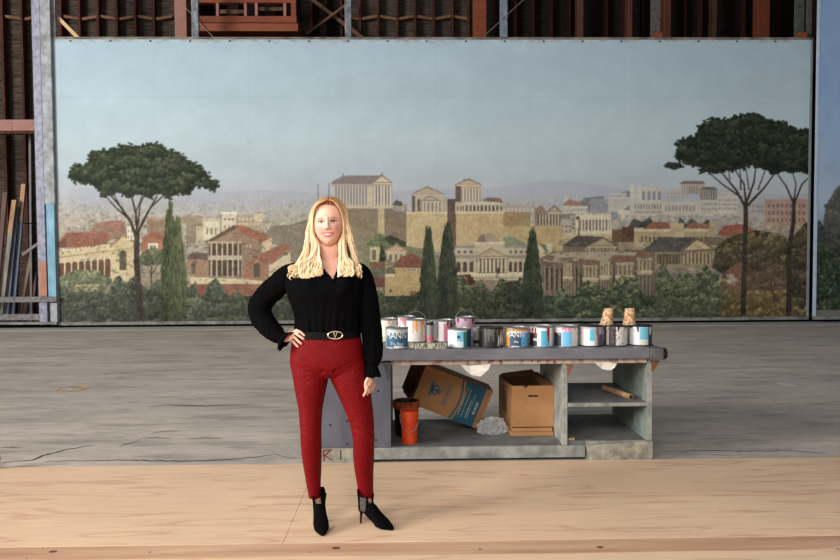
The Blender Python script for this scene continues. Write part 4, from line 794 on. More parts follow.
bp(MB().box((xd1 + .1, B1 - .06, zs2 - .13), (xd1 + .35, B1 - .04, zs2 - .027)).build('rear_cleat', m_lgrey))
def tri(name, a, b, c, y, m, th=.03):
    pts = [at(*q, y) for q in (a, b, c)]; return bp(MB().prism([(p.x, y, p.z) for p in pts], (0, th, 0)).build(name, m))
tri('gusset', (383, 362.5), (391.5, 362.5), (388.5, 382), B0 - .04, mat('dark_gusset', (62, 62, 68), var=.2)); tri('bracket', (567, 365), (573.5, 365), (568, 377), B0 - .02, m_brk, .018); tri('bracket', (651.5, 361), (660, 361), (652, 373), B0 - .02, m_brk, .018)
# red graffiti on the beam
m_redp = mat('dark_red_paint', (132, 40, 44), var=.2)
def stroke(parent, pts, Y, wpx, m, name='painted_letter'):
    b = MB()
    for (xa, ya), (xb, yb) in zip(pts, pts[1:]):
        A_, B_ = at(xa, ya, Y), at(xb, yb, Y); d = Vector((B_.x - A_.x, B_.z - A_.z)).normalized(); h = wpx * Y / F / 2; n = Vector((-d.y, d.x)) * h
        b.prism([(A_.x - n.x, Y, A_.z - n.y), (B_.x - n.x, Y, B_.z - n.y), (B_.x + n.x, Y, B_.z + n.y), (A_.x + n.x, Y, A_.z + n.y)], (0, .002, 0))
    return b.build(name, m, parent)
for q in ([(323.4, 451), (323.8, 461)], [(330.5, 450), (325, 455)], [(323.5, 455), (331.5, 460)], [(323, 450.6), (332, 449.6)]): bp(stroke(None, q, B0 - .0225, 1.1, m_redp))
bp(stroke(None, [(340.5, 450), (340.5, 460)], B0 - .0225, .8, m_nail, 'seam'))
# ragged paper scraps under the top
m_paper = mat('torn_white_paper', (226, 220, 208), var=.08, scale=20)
def scrap(pts, Y, label):
    vs = [at(*p, Y) for p in pts]; b = MB(); b.prism([(v.x, Y + (0.012 if i % 2 else 0), v.z) for i, v in enumerate(vs)], (0, .0015, 0)); return tag(b.build('paper_scrap', m_paper), label, 'paper')
scrap([(461, 365), (470, 366), (481, 364.8), (491, 364), (489, 369), (486, 373), (481, 376.5), (477, 377), (471, 375), (466, 371)], B0 - .035, 'larger torn paper scrap hanging from the bench edge above the printed box')
scrap([(594, 362), (603, 362.5), (610, 361.5), (617.5, 364), (614, 368), (611, 370.5), (606, 370), (602, 369), (598, 366)], B0 - .035, 'small torn paper scrap hanging over the right shelf compartment')

# ------------------------------------------------------------ cans
m_can = vmat('painted_can', rough=.42, spec=.5, var=.06, scale=40, metal=0)
m_tin = mat('dull_tin', (176, 176, 176), rgb2=(120, 118, 116), scale=20, metal=.6, rough=.4)
m_wirem = mat('thin_wire', (170, 168, 164), metal=.7, rough=.4)
WH = (226, 226, 224)
def can(loc, r, h, fn, label, rim=m_tin, bail=None, name='paint_can', group=None, lid=True, rot=0.0, taper=1.0, cat='can'):
    """fn(u, v) -> rgb: u from -1 (left) to 1 (right) round the front, v from 0 (base) to 1"""
    t = empty(name, loc, label, cat, group, rot)
    NA, NV = 96, 26; b = MB(); b.rings([[(r * (taper + (1 - taper) * k / NV) * math.sin(a), -r * (taper + (1 - taper) * k / NV) * math.cos(a), h * k / NV) for a in [2 * math.pi * i / NA for i in range(NA)]] for k in range(NV + 1)])
    me = b.mesh('body', False); cols = []
    for v in me.vertices:
        a = math.atan2(v.co.x, -v.co.y); u = math.sin(a) if abs(a) <= math.pi / 2 else (2 - math.sin(a) if a > 0 else -2 - math.sin(a))
        cols.append(lin(tuple(max(0, min(255, q)) for q in fn(u, v.co.z / h))))
    for p in me.polygons: p.use_smooth = abs(p.normal.z) < .5
    set_paint(me, np.array(cols)); link_mesh('body', me, m_can, t)
    if lid:
        MB().lathe([(r * 1.0, h - .006), (r * 1.03, h - .004), (r * 1.03, h + .003), (r * .95, h + .005), (r * .93, h - .001), (r * .8, h - .003), (r * .78, h + .001), (.001, h + .001)], n=40).build('lid', rim, t, smooth=False)
        MB().lathe([(r * 1.0, .0), (r * 1.025, .001), (r * 1.025, .006), (r * 1.0, .008)], n=40, cap=False).build('base_rim', rim, t)
    if bail is not None:
        pts = []
        for k in range(15):
            q = math.pi * k / 14; R0 = r * 1.05; lift = bail
            pts.append((-R0 * math.cos(q), -math.sin(q) * R0 * 1.02 * math.cos(lift), h * .86 + math.sin(q) * R0 * 1.1 * math.sin(lift)))
        MB().tube(pts, .0022, 6).build('bail_handle', m_wirem, t)
        for s in (-1, 1): MB().lathe([(.009, -.003), (.009, .003), (.004, .006)], n=10).build('ear', rim, t, loc=(s * r * 1.01, 0, h * .86)).rotation_euler = (0, R_(90), 0)
    return t
def label_fn(base, rects, drips=(), seed=0, speck=None):
    rr = random.Random(seed); dr = []
    for c, u0, u1, n, ln in drips:
        for i in range(n): dr.append((rr.uniform(u0, u1), rr.uniform(.03, .11), rr.uniform(ln * .3, ln), c))
    sp = [(rr.uniform(-1, 1), rr.random(), rr.uniform(.02, .06)) for _ in range(40)] if speck else []
    def fn(u, v):
        c = base
        for u0, u1, v0, v1, col in rects:
            if u0 <= u <= u1 and v0 <= v <= v1: c = col
        for x, wv, ln, col in dr:
            if abs(u - x) < wv * (1.0 if v > 1 - ln * .6 else .6) and v > 1 - ln: c = col
        for x, y, q in sp:
            if (u - x) ** 2 + (v - y) ** 2 < q * q: c = speck
        return c
    return fn
def curved_text(parent, s, size, r, z, ang, m, squash=1.0, name='lettering'):
    vs, fs = text_geo(s, size); b = MB(); rr = r + .0012
    b.verts_faces([(rr * math.sin(v.x / r + ang), -rr * math.cos(v.x / r + ang), z + v.y * squash) for v in vs], fs)
    return b.build(name, m, parent)
m_wl = mat('white_ink', (236, 236, 234), var=.03); m_navy = mat('navy_ink', (40, 60, 90), var=.05); m_tealk = mat('teal_ink', (44, 96, 116), var=.05)
def cpos(px0, px1, base_y, z=ZTOP + .0005):
    g = gr((px0 + px1) / 2, base_y, z); rpx = (px1 - px0) / 2; d = g.y; r = rpx * d / F
    return Vector((g.x, g.y + r, z)), r * (1 + r / d) * .955
def hpx(base_y, top_y, px, Y): return at(px, top_y, Y).z - ZTOP
GF = 'paint cans along the front of the workbench'; GB = 'paint cans in the back row on the workbench'
teal = (58, 150, 176); ltb = (110, 186, 214); dkt = (28, 70, 78)
def place(x0, x1, yb, yt, fn, label, **k):
    p, r = cpos(x0, x1, yb); h = at((x0 + x1) / 2, yt, p.y - r * .2).z - ZTOP
    return can(p, r, h, fn, label, **k), p, r, h
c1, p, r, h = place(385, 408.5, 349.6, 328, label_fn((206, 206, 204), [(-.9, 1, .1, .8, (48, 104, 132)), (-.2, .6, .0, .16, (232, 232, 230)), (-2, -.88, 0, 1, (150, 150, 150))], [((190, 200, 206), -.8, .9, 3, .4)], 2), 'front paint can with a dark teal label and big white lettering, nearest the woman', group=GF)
curved_text(c1, 'MANN', .056, r, h * .66, -.05, m_wl, 1.2); curved_text(c1, 'Tru Base', .026, r, h * .27, .05, m_wl, 1.15); None
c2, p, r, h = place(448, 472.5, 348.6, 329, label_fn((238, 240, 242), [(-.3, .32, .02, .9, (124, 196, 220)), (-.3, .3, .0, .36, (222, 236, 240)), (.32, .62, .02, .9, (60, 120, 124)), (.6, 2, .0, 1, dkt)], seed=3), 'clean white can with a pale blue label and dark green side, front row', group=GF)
MB().lathe([(.012, 0), (.012, .0015)], n=20).build('label_emblem', m_tealk, c2, loc=(-.13 * r * 1.0, -r * .99 - .001, h * .62)).rotation_euler = (R_(90), 0, 0)
place(480, 505, 348, 327.5, label_fn((38, 37, 38), [(-.6, -.2, .3, 1, (60, 58, 58)), (.75, 1.2, .2, .9, (150, 146, 148))], [((96, 94, 92), -.6, .5, 7, .8)], 5), 'black paint coated can with grey drips and white brush strokes, front row', group=GF, rim=m_rub)
c3 = C.objects[-1].parent or C.objects[-1]
c4, p, r, h = place(506.5, 531, 348, 328, label_fn((214, 148, 62), [(-.72, .25, .05, .86, (52, 78, 104)), (.25, 1, .05, .86, (96, 168, 214)), (-.72, 1, .8, .86, (210, 216, 224)), (-.6, .0, .0, .1, (230, 230, 228))], [((206, 140, 60), -.9, 1, 3, .2)], 7), 'can dripped with orange over a navy and sky blue label, right of the black can', group=GF)
curved_text(c4, 'MANN', .05, r, h * .68, -.35, m_wl, 1.1); curved_text(c4, 'Flat', .022, r, h * .32, -.2, m_wl)
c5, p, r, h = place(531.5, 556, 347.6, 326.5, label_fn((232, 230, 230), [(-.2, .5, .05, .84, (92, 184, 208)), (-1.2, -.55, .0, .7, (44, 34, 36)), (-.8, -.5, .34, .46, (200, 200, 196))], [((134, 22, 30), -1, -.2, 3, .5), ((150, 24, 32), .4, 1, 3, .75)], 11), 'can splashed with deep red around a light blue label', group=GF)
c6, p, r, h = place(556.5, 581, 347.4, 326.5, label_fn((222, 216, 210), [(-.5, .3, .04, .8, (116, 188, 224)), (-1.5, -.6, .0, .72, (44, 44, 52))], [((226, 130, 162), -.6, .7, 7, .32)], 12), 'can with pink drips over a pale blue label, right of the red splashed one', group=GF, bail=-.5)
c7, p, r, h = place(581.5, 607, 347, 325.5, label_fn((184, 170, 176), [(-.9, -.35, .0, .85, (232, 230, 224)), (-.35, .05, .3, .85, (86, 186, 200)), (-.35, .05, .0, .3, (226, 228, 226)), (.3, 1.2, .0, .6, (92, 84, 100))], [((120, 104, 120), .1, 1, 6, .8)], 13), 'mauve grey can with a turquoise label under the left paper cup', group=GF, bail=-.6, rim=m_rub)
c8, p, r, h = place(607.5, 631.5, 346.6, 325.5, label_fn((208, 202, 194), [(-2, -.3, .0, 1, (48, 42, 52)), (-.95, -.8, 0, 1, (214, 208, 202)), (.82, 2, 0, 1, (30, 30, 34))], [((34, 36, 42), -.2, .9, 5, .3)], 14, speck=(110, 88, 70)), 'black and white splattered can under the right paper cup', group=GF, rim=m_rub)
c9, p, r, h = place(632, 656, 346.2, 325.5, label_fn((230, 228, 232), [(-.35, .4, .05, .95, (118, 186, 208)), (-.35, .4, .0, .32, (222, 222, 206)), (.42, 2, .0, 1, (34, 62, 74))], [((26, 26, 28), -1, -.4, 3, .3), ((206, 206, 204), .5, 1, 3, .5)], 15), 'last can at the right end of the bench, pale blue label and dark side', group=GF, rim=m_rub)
# white brush strokes on the black can
cb = [o for o in C.objects if o.get('label', '').startswith('black paint coated')][0]
rr_ = .088
for q, (a0, zz) in enumerate(((.42, .085), (.62, .1), (.86, .08))):
    b = MB(); n = 6; b.verts_faces([((rr_ + .003) * math.sin(a0 + (.1 if s else 0) * math.sin(math.pi * (k + .6) / (n + .6)) + .02 * k), -(rr_ + .003) * math.cos(a0 + (.1 if s else 0) * math.sin(math.pi * (k + .6) / (n + .6)) + .02 * k), .01 + zz * k / n) for s in (0, 1) for k in range(n + 1)], [(k, k + 1, n + 2 + k, n + 1 + k) for k in range(n)])
    b.build('brush_stroke', m_wl, cb)
# back row
def back(x0, x1, yb, yt, fn, label, **k): return place(x0, x1, yb, yt, fn, label, group=GB, **k)
back(405.5, 427, 342.6, 319.8, label_fn((230, 226, 216), [(-2, -.9, 0, 1, (200, 196, 190))], [((232, 132, 32), -.1, .9, 6, .3), ((236, 160, 90), -.4, .6, 5, .95)], 21), 'white can with orange drips and its wire handle raised', bail=1.35)
back(434, 455.5, 342.4, 320.5, label_fn((224, 218, 214), [(-.1, 1, .0, .85, (214, 130, 146)), (-.75, -.62, .2, 1, (120, 112, 108))], [((70, 16, 34), .1, 1, 5, .4)], 22), 'white can smeared pink and maroon, behind the clean white can')
back(456, 476, 337.5, 317.5, label_fn((206, 168, 184), [(-1, 1, .0, .5, (186, 158, 190))], [((110, 50, 80), -.9, .9, 5, .4)], 23), 'mauve stained can at the very back with its wire handle raised', bail=1.35)
back(377, 397.5, 342.5, 319.3, label_fn((232, 226, 210), [(-1, .9, .0, .3, (206, 206, 178))], [((230, 170, 150), -.8, .6, 4, .3)], 24), 'cream can half hidden by the sleeve, behind the white lettered teal can')
back(397.5, 416, 336.5, 317, label_fn((226, 206, 206), [], [((206, 120, 130), -.7, .7, 4, .5)], 25), 'pale pink stained can at the very back behind the orange dripped one')
back(426.8, 434, 342.8, 321.5, label_fn((146, 142, 138), [(-2, 2, .82, 1, (20, 20, 24)), (-2, 2, .0, .32, (206, 110, 114))], seed=26), 'narrow grey tin with a black cap and pink foot between two white cans', name='small_tin', cat='tin')
back(473, 481.5, 345, 328, label_fn((142, 138, 134), [(-2, 2, .0, .3, (26, 26, 28))], [((60, 56, 54), .2, .9, 2, .5)], 27), 'narrow grey can squeezed between the clean white can and the black one', name='small_tin', cat='tin')
# splashed flat tray board between front cans
g = gr(409.8, 350, ZTOP); ga = gr(446.6, 349.6, ZTOP)
b = MB().box((g.x, B0 - .02, ZTOP + .0005), (ga.x, B0 + .022, ZTOP + .042)).build('wooden_strip', mat('splattered_strip', (196, 190, 168), rgb2=(84, 82, 66), scale=60, stretch=(1.4, 1, .5), contrast=(.44, .54)), bevel=.002)
tag(b, 'paint splattered flat wooden strip lying in front of the orange dripped can', 'strip')
# inverted paper cups, paint splattered
m_cup = mat('splattered_cup', (224, 190, 150), rgb2=(140, 92, 58), scale=38, contrast=(.4, .6), rough=.8)
m_cup2 = mat('cup_base', (206, 186, 160), rgb2=(150, 140, 120), scale=40, rough=.8)
for (pxb, pxt, zref, lab) in ((606.3, 609, c7, 'paint splattered paper cup standing upside down, the left of the two'), (629, 630, c8, 'paint splattered paper cup standing upside down, the right one by the bench end')):
    top = zref.location.z + (at(600, 325.5, 5.2).z - ZTOP) + 0.0
    cc = Vector((at(pxb, 324, zref.location.y).x, zref.location.y, 0)); hz = at(pxb, 325.5, zref.location.y - .02).z + .004
    tpx = (at(pxt, 308, cc.y).x - cc.x); t = empty('paper_cup', (cc.x, cc.y, hz), lab, 'cup', 'paper cups on the cans'); H_ = .118; r0, r1 = .047, .034
    MB().rings([[(tpx * k / 6 + (r0 + (r1 - r0) * k / 6) * math.cos(q), (r0 + (r1 - r0) * k / 6) * math.sin(q), H_ * k / 6) for q in [2 * math.pi * i / 28 for i in range(28)]] for k in range(7)], cap=False).build('cup_wall', m_cup, t, smooth=True)
    MB().lathe([(.046, 0), (.0495, .002), (.0495, .007), (.046, .009)], n=28, cap=False).build('rolled_rim', m_cup2, t); MB().lathe([(.0325, H_ - .006), (.032, H_ - .004), (.001, H_ - .004)], c=(tpx, 0, 0), n=28).build('cup_base', m_cup2, t)

# ------------------------------------------------------------ things under the bench
zS = zsl + .0008
def bucket(px0, px1, yb, yt, m, label, inner, name='bucket', bail=True):
    g = gr((px0 + px1) / 2, yb, zS); r = (px1 - px0) / 2 * g.y / F; c = Vector((g.x, g.y + r, zS)); h = at((px0 + px1) / 2, yt, c.y - r).z - zS
    t = empty(name, c, label, 'bucket')
    MB().lathe([(r * .86, 0), (r * .9, h * .4), (r, h * .97), (r * 1.05, h * .975), (r * 1.05, h), (r * .96, h), (r * .86, h * .5), (r * .8, .012), (.001, .012)], n=40).build('bucket_wall', m, t, smooth=False)
    MB().lathe([(r * .9, h * .72), (.001, h * .72)], n=32).build('paint', inner, t)
    if bail:
        MB().tube([(-r * 1.06 * math.cos(q), -math.sin(q) * r * 1.1, h * .84 - math.sin(q) * h * .45) for q in [math.pi * k / 14 for k in range(15)]], .0022, 6).build('bail_handle', m_wirem, t)
        for s in (-1, 1): MB().lathe([(.008, -.002), (.008, .004)], n=10).build('ear', m_tin, t, loc=(s * r * 1.03, 0, h * .86)).rotation_euler = (0, R_(90), 0)
    return t
m_or = mat('orange_bucket_paint', (232, 84, 34), rgb2=(206, 60, 24), scale=9, rough=.4)
m_ob = mat('rusty_black_can', (44, 38, 36), rgb2=(20, 20, 20), scale=9, rough=.5)
bk = bucket(400.5, 419, 444.8, 412, m_or, 'bright orange bucket standing on the lower shelf beside the grey panel', mat('red_orange_paint', (176, 50, 26), var=.2))
b2 = bucket(393.4, 419.5, 440.5, 405.5, m_ob, 'black paint can with an orange brown crusted rim behind the orange bucket', m_ob, bail=False)
b2.location.y += .075
for ch in b2.children:
    if ch.name.startswith('bucket_wall'): rr2 = max(v.co.x for v in ch.data.vertices); hh2 = max(v.co.z for v in ch.data.vertices)
MB().lathe([(rr2 * .985, hh2 * .80), (rr2 * 1.01, hh2 * .82), (rr2 * 1.02, hh2 * 1.01), (rr2 * .95, hh2 * 1.02), (rr2 * .9, hh2 * .9)], n=40, cap=False).build('crusted_rim', mat('orange_brown_crust', (176, 92, 40), rgb2=(92, 36, 22), scale=30, rough=.7), b2)
r2 = .1; h2 = at(405, 405, b2.location.y).z - zS
m_card = mat('brown_cardboard', (178, 132, 90), rgb2=(162, 118, 78), scale=5, rough=.75, spec=.15)
m_cardd = mat('cardboard_inside', (140, 100, 66), rgb2=(112, 78, 52), scale=5, rough=.85, spec=.1)
m_teal = mat('printed_teal', (30, 92, 114), var=.06, rough=.6); m_pale = mat('pale_print', (196, 190, 160), var=.05)
# printed moving box, tipped over: local frame x along its length, z across the front face, y back
t = empty('moving_box', (0, 0, 0), 'brown cardboard box with a teal printed panel, tipped over and leaning on the black can', 'box')
Yf = 5.54; TLp, TRp, BRp, BLp = (425, 370), (494.4, 393), (478, 432), (411, 406)
O = at(*BRp, Yf); Lx = (at(*BLp, Yf) - O); Lx.y = 0; Hh = (at(*TRp, Yf) - O); Hh.y = 0
ex = (-Lx).normalized(); ez = Vector((-ex.z, 0, ex.x)); ez = ez if ez.z > 0 else -ez
Lb = Lx.length; Hb = Hh.length * .97; Db = .30
ey = ex.cross(ez); ey = ey if ey.y > 0 else -ey
yaw = Matrix.Rotation(R_(0), 3, 'Z')
M = Matrix(((-ex.x, ey.x, ez.x), (-ex.y, ey.y, ez.y), (-ex.z, ey.z, ez.z)))      # local x runs from the low right corner up to the left
def bl(x, y, z): return O + (-ex) * x + ey * y + ez * z
zmin = min(bl(x, y, 0).z for x in (0, Lb) for y in (0, Db)); O.z += zS + .002 - zmin
def quad(name, ps, m, th=.004, par=t, nrm=None):
    ps = [bl(*p) for p in ps]; n = (ps[1] - ps[0]).cross(ps[2] - ps[0]).normalized() * th
    return MB().prism(ps, n).build(name, m, par)
b = MB()
for a_, b_ in (((0, 0, 0), (Lb, .004, Hb)), ((0, Db - .004, 0), (Lb, Db, Hb)), ((0, .004, 0), (Lb, Db - .004, .004)), ((0, .004, Hb - .004), (Lb, Db - .004, Hb)), ((0, .004, .004), (.004, Db - .004, Hb - .004))):
    cs = [(a_[0], a_[1], a_[2]), (b_[0], a_[1], a_[2]), (b_[0], b_[1], a_[2]), (a_[0], b_[1], a_[2]), (a_[0], a_[1], b_[2]), (b_[0], a_[1], b_[2]), (b_[0], b_[1], b_[2]), (a_[0], b_[1], b_[2])]
    b.verts_faces([bl(*c) for c in cs], [(0, 3, 2, 1), (4, 5, 6, 7), (0, 1, 5, 4), (1, 2, 6, 5), (2, 3, 7, 6), (3, 0, 4, 7)])
b.build('carton', m_card, t)
quad('flap', [(Lb + .001, .004, .01), (Lb + .001, Db * .5, .01), (Lb + .001, Db * .5, Hb - .02), (Lb + .001, .004, Hb - .02)][:4], m_cardd) if False else None
quad('flap', [(Lb, .01, Hb - .002), (Lb, Db - .01, Hb - .002), (Lb + .05, Db - .02, Hb + .045), (Lb + .05, .02, Hb + .045)], m_cardd)
quad('flap', [(Lb, .01, .004), (Lb, Db - .01, .004), (Lb + .09, Db - .02, .06), (Lb + .09, .02, .06)], m_cardd)
quad('flap', [(Lb, Db - .003, .01), (Lb, Db - .003, Hb - .01), (Lb + .09, Db + .02, Hb - .03), (Lb + .09, Db + .02, .03)], m_cardd)
# print on the front face, given by (along from the high left end, up) fractions
def fp(a, c, off=.0012): return bl(Lb * (1 - a), -off, Hb * c)
def fpoly(pts, m, name, off=.0012):
    ps = [fp(a, c, off) for a, c in pts]; return MB().prism(ps, (0, .001, 0)).build(name, m, t)
arc = [(.56 + .055 * math.sin(math.pi * k / 10) * .9, k / 10) for k in range(11)]
fpoly([(.60 - .05 + a - .56, c) for a, c in arc] + [(.605 - .05 + .02 + a - .56, c) for a, c in arc[::-1]], m_teal, 'printed_band')
fpoly([(.605 + a - .56, c) for a, c in arc] + [(.91, 1), (.905, 0)], m_teal, 'printed_panel')
def ftext(s, size, a, c, m, rot, name='lettering', off=.0026):
    vs, fs = text_geo(s, size); o0 = fp(a, c, off); cr, sr = math.cos(rot), math.sin(rot)
    MB().verts_faces([o0 + ex * (v.x * cr - v.y * sr) + ez * (v.x * sr + v.y * cr) for v in vs], fs).build(name, m, t)
q = R_(90)
def fdash(a, c0, c1, w_, m, seed, off=.0026, solid=False):
    r_ = random.Random(seed); c = c0
    while c < c1:
        l_ = (c1 - c0) if solid else r_.uniform(.02, .06); fpoly([(a - w_ / 2, c), (a + w_ / 2, c), (a + w_ / 2, min(c1, c + l_)), (a - w_ / 2, min(c1, c + l_))], m, 'printed_line', off); c += l_ + .02
for a, c0, c1, w_, sd in ((.385, .22, .82, .008, 1), (.42, .26, .78, .026, 2), (.455, .22, .80, .008, 3), (.35, .5, .86, .008, 5)): fdash(a, c0, c1, w_, m_tealk, sd)
# round badge with a little peaked cap, at the left of the face
fpoly([(.25 + .05 * math.cos(a), .52 + .13 * math.sin(a)) for a in [2 * math.pi * k / 20 for k in range(20)]], m_teal, 'printed_badge'); fpoly([(.25 + .036 * math.cos(a), .52 + .085 * math.sin(a)) for a in [2 * math.pi * k / 20 for k in range(20)]], m_pale if False else m_card, 'printed_badge', .0022)
fpoly([(.17, .36), (.20, .34), (.225, .52), (.20, .70), (.17, .68)], m_teal, 'printed_badge'); fpoly([(.22, .5), (.32, .46), (.33, .58), (.22, .54)], m_teal, 'printed_badge', .003)
for a, c0, c1, w_, sd in ((.66, .16, .88, .009, 11), (.71, .14, .84, .009, 12), (.765, .16, .6, .012, 13), (.79, .14, .8, .006, 14), (.855, .3, .62, .028, 15)): fdash(a, c0, c1, w_, m_pale, sd)
fdash(.955, .2, .9, .006, m_tealk, 16)
# open box standing
t = empty('open_box', (0, 0, 0), 'open brown cardboard box standing upright with a hand hole in its front', 'box')
Yo = 5.365; A0 = at(512, 429.5, Yo); A1 = at(553.5, 429.5, Yo); zb = zS + .057; W_ = A1.x - A0.x; H_ = at(530, 385.8, Yo).z - zb
px_ = A0.x; D_ = .45; dx = -.16
def q4(name, ps, m, th): return MB().prism([Vector(p) for p in ps], th).build(name, m, t)
xl, xr = A0.x, A1.x; bxl, bxr = xl + dx * .25, xr + dx * .25
q4('front_wall', [(xl, Yo, zb), (xr, Yo, zb), (xr, Yo, zb + H_), (xl, Yo, zb + H_)], m_card, (0, .005, 0)); q4('side_wall', [(xl, Yo + .005, zb), (bxl, Yo + D_, zb), (bxl, Yo + D_, zb + H_), (xl, Yo + .005, zb + H_)], m_card, (.005, 0, 0))
q4('side_wall', [(xr - .005, Yo + .005, zb), (bxr - .005, Yo + D_, zb), (bxr - .005, Yo + D_, zb + H_), (xr - .005, Yo + .005, zb + H_)], m_card, (.005, 0, 0)); q4('back_wall', [(bxl, Yo + D_, zb), (bxr, Yo + D_, zb), (bxr, Yo + D_, zb + H_), (bxl, Yo + D_, zb + H_)], m_card, (0, .005, 0))
q4('box_floor', [(xl, Yo, zb), (xr, Yo, zb), (bxr, Yo + D_, zb), (bxl, Yo + D_, zb)], m_card, (0, 0, .005))
q4('flap', [(xr - .09, Yo + .02, zb + H_ + .001), (xr, Yo + .02, zb + H_ + .001), (bxr, Yo + D_ * .9, zb + H_ + .03), (xr - .13, Yo + D_ * .8, zb + H_ + .05), (xr - .10, Yo + D_ * .5, zb + H_ + .015)], m_cardd, (0, 0, .004))
q4('flap', [(bxl, Yo + D_ + .006, zb + H_), (bxr, Yo + D_ + .006, zb + H_), (bxr - .04, Yo + D_ + .01, zb + H_ + .05), (bxl + .03, Yo + D_ + .01, zb + H_ + .02)], m_card, (0, .004, 0))
hh = at(533, 396, Yo); MB().box((hh.x - .036, Yo - .001, hh.z - .008), (hh.x + .036, Yo + .001, hh.z + .008)).build('hand_hole', mat('dark_hand_hole', (62, 34, 22), var=.1), t, bevel=.004)
hn = at(525.5, 385.5, Yo); MB().prism([(hn.x - .02, Yo - .001, hn.z), (hn.x, Yo - .001, hn.z - .02), (hn.x + .02, Yo - .001, hn.z)], (0, .006, 0)).build('torn_notch', mat('dark_notch', (50, 32, 24), var=.1), t)
MB().prism([(bxl + (xl - bxl) * k - .0015, Yo + D_ * (1 - k), zb + H_ * z) for k, z in ((.3, .25), (.62, .2), (.6, .7), (.45, .8), (.3, .62))], (-.0008, 0, 0)).build('faded_print', mat('faded_dark_print', (92, 66, 50), var=.3, scale=30), t)
# flattened cardboard under it
for k, (a, b_, dy, lab) in enumerate(((511, 553.6, -.03, 'lower of two flattened folded cartons under the open box'), (512.5, 552.6, -.015, 'upper flattened folded carton directly under the open box'))):
    x0 = at(a, 436, Yo + dy).x; x1 = at(b_, 436, Yo + dy).x; z0 = zS + k * .0285
    o = MB().prism([(x0, Yo + dy, z0), (x1, Yo + dy, z0), (x1 - .03, Yo + .48, z0), (x0 - .03, Yo + .48, z0)], (0, 0, .027)).build('flat_cardboard', m_card, bevel=.002); tag(o, lab, 'cardboard', 'flattened cardboard under the open box')
# crumpled clear plastic
m_pl = mat('clear_plastic_film', (226, 226, 226), rough=.22, var=.04, alpha=.28, spec=.8, bump=.5, scale=20)
rp = random.Random(9); b = MB()
cx = gr(500, 436, zS); vs = []; fs = []
import mathutils.noise as mnoise
bmt = bmesh.new(); bmesh.ops.create_icosphere(bmt, subdivisions=5, radius=1)
for v in bmt.verts:
    d = v.co.normalized(); n = abs(mnoise.noise(d * 2.2 + Vector((3, 1, 2)))) * 1.3 + abs(mnoise.noise(d * 5)) * .7 + abs(mnoise.noise(d * 11)) * .12; k = .75 + n * .3
    v.co = Vector((d.x * .12 * k, d.y * .05 * k, max(-.0, d.z * .10 * k + .04) ))
me = bpy.data.meshes.new('plastic_wrap'); bmt.to_mesh(me); bmt.free(); o = link_mesh('plastic_wrap', me, m_pl); o.location = (cx.x - .045, 5.42, zS); tag(o, 'crumpled clear plastic wrap lying between the two cardboard boxes', 'plastic wrap')
# roll and scraps on the shelves
m_roll = mat('tan_kraft_roll', (186, 152, 112), rgb2=(120, 92, 64), scale=16, rough=.8)
ra, rb = at(603, 377, 5.42), at(633, 391, 5.14); ra.z = rb.z = zs2 + .024; ra.z = zs2 + .05; rb = Vector((at(631, 390, 5.14).x, 5.14, zs2 + .0225)); ra = Vector((at(604, 376, 5.5).x, 5.5, zs2 + .0225))
t = empty('cardboard_tube', (ra + rb) / 2, 'tan cardboard tube lying slanted on the middle shelf at the right', 'tube')
ax = (rb - ra) / 2; MB().tube([-ax, -ax * .3, ax * .3, ax], .021, 16).build('tube_wall', m_roll, t); MB().tube([ax * 1.0, ax * 1.012], .014, 16).build('dark_bore', m_nail, t)
o = MB().tube([Vector((at(603, 375, 5.62).x, 5.62, zs2 + .011)), Vector((at(611, 378, 5.45).x, 5.42, zs2 + .011))], .01, 8).build('short_stick', m_roll); tag(o, 'short stick beside the upper end of the cardboard tube', 'stick')
o = MB().box((at(568.5, 441, 5.09).x, 5.085, zs1 + .001), (at(575, 441, 5.075).x, 5.115, zs1 + .018)).build('wood_scrap', mat('pale_wood_scrap', (170, 146, 118), var=.2, scale=20), bevel=.002)
o.location.x += .0; tag(o, 'small wood scrap on the lower shelf edge at the divider foot', 'scrap')
# ------------------------------------------------------------ the woman
YW = 3.85
person = empty('person', (gr(341, 531, .02).x, 3.80, .0215), 'smiling woman, long blonde hair, black blouse, red trousers, heeled ankle boots, hand on hip', 'person')
def put(o): o.parent = person; o.matrix_parent_inverse = Matrix.Translation(-person.location); return o
def P3(px, py, dy=0.0): return at(px, py, YW + dy)
SC = YW / F
def ring_lr(l, r, py, hd, dy=0.0, n=28, p=2.3, front=0.0):
    """level ring spanning the given left and right limits"""
    A_, B_ = P3(l, py, dy), P3(r, py, dy); c = (A_ + B_) / 2; hw = (B_.x - A_.x) / 2; out = []
    for k in range(n):
        q = 2 * math.pi * k / n; cx, sx_ = math.cos(q), math.sin(q)
        out.append(Vector((c.x + hw * math.copysign(abs(cx) ** (2 / p), cx), c.y + hd * math.copysign(abs(sx_) ** (2 / p), sx_) * (1 + (front if sx_ < 0 else 0)), c.z)))
    return out
def voxel(name, mb, size, smooth=2, m=None, parent=None):
    me = mb.mesh(name); o = link_mesh(name, me)
    md = o.modifiers.new('r', 'REMESH'); md.mode = 'VOXEL'; md.voxel_size = size; md.adaptivity = 0
    if smooth:
        sm = o.modifiers.new('s', 'SMOOTH'); sm.factor = .5; sm.iterations = smooth
    dg = bpy.context.evaluated_depsgraph_get(); me2 = bpy.data.meshes.new_from_object(o.evaluated_get(dg))
    bpy.data.objects.remove(o); bpy.data.meshes.remove(me); me2.name = name; me2.shade_smooth()
    return me2
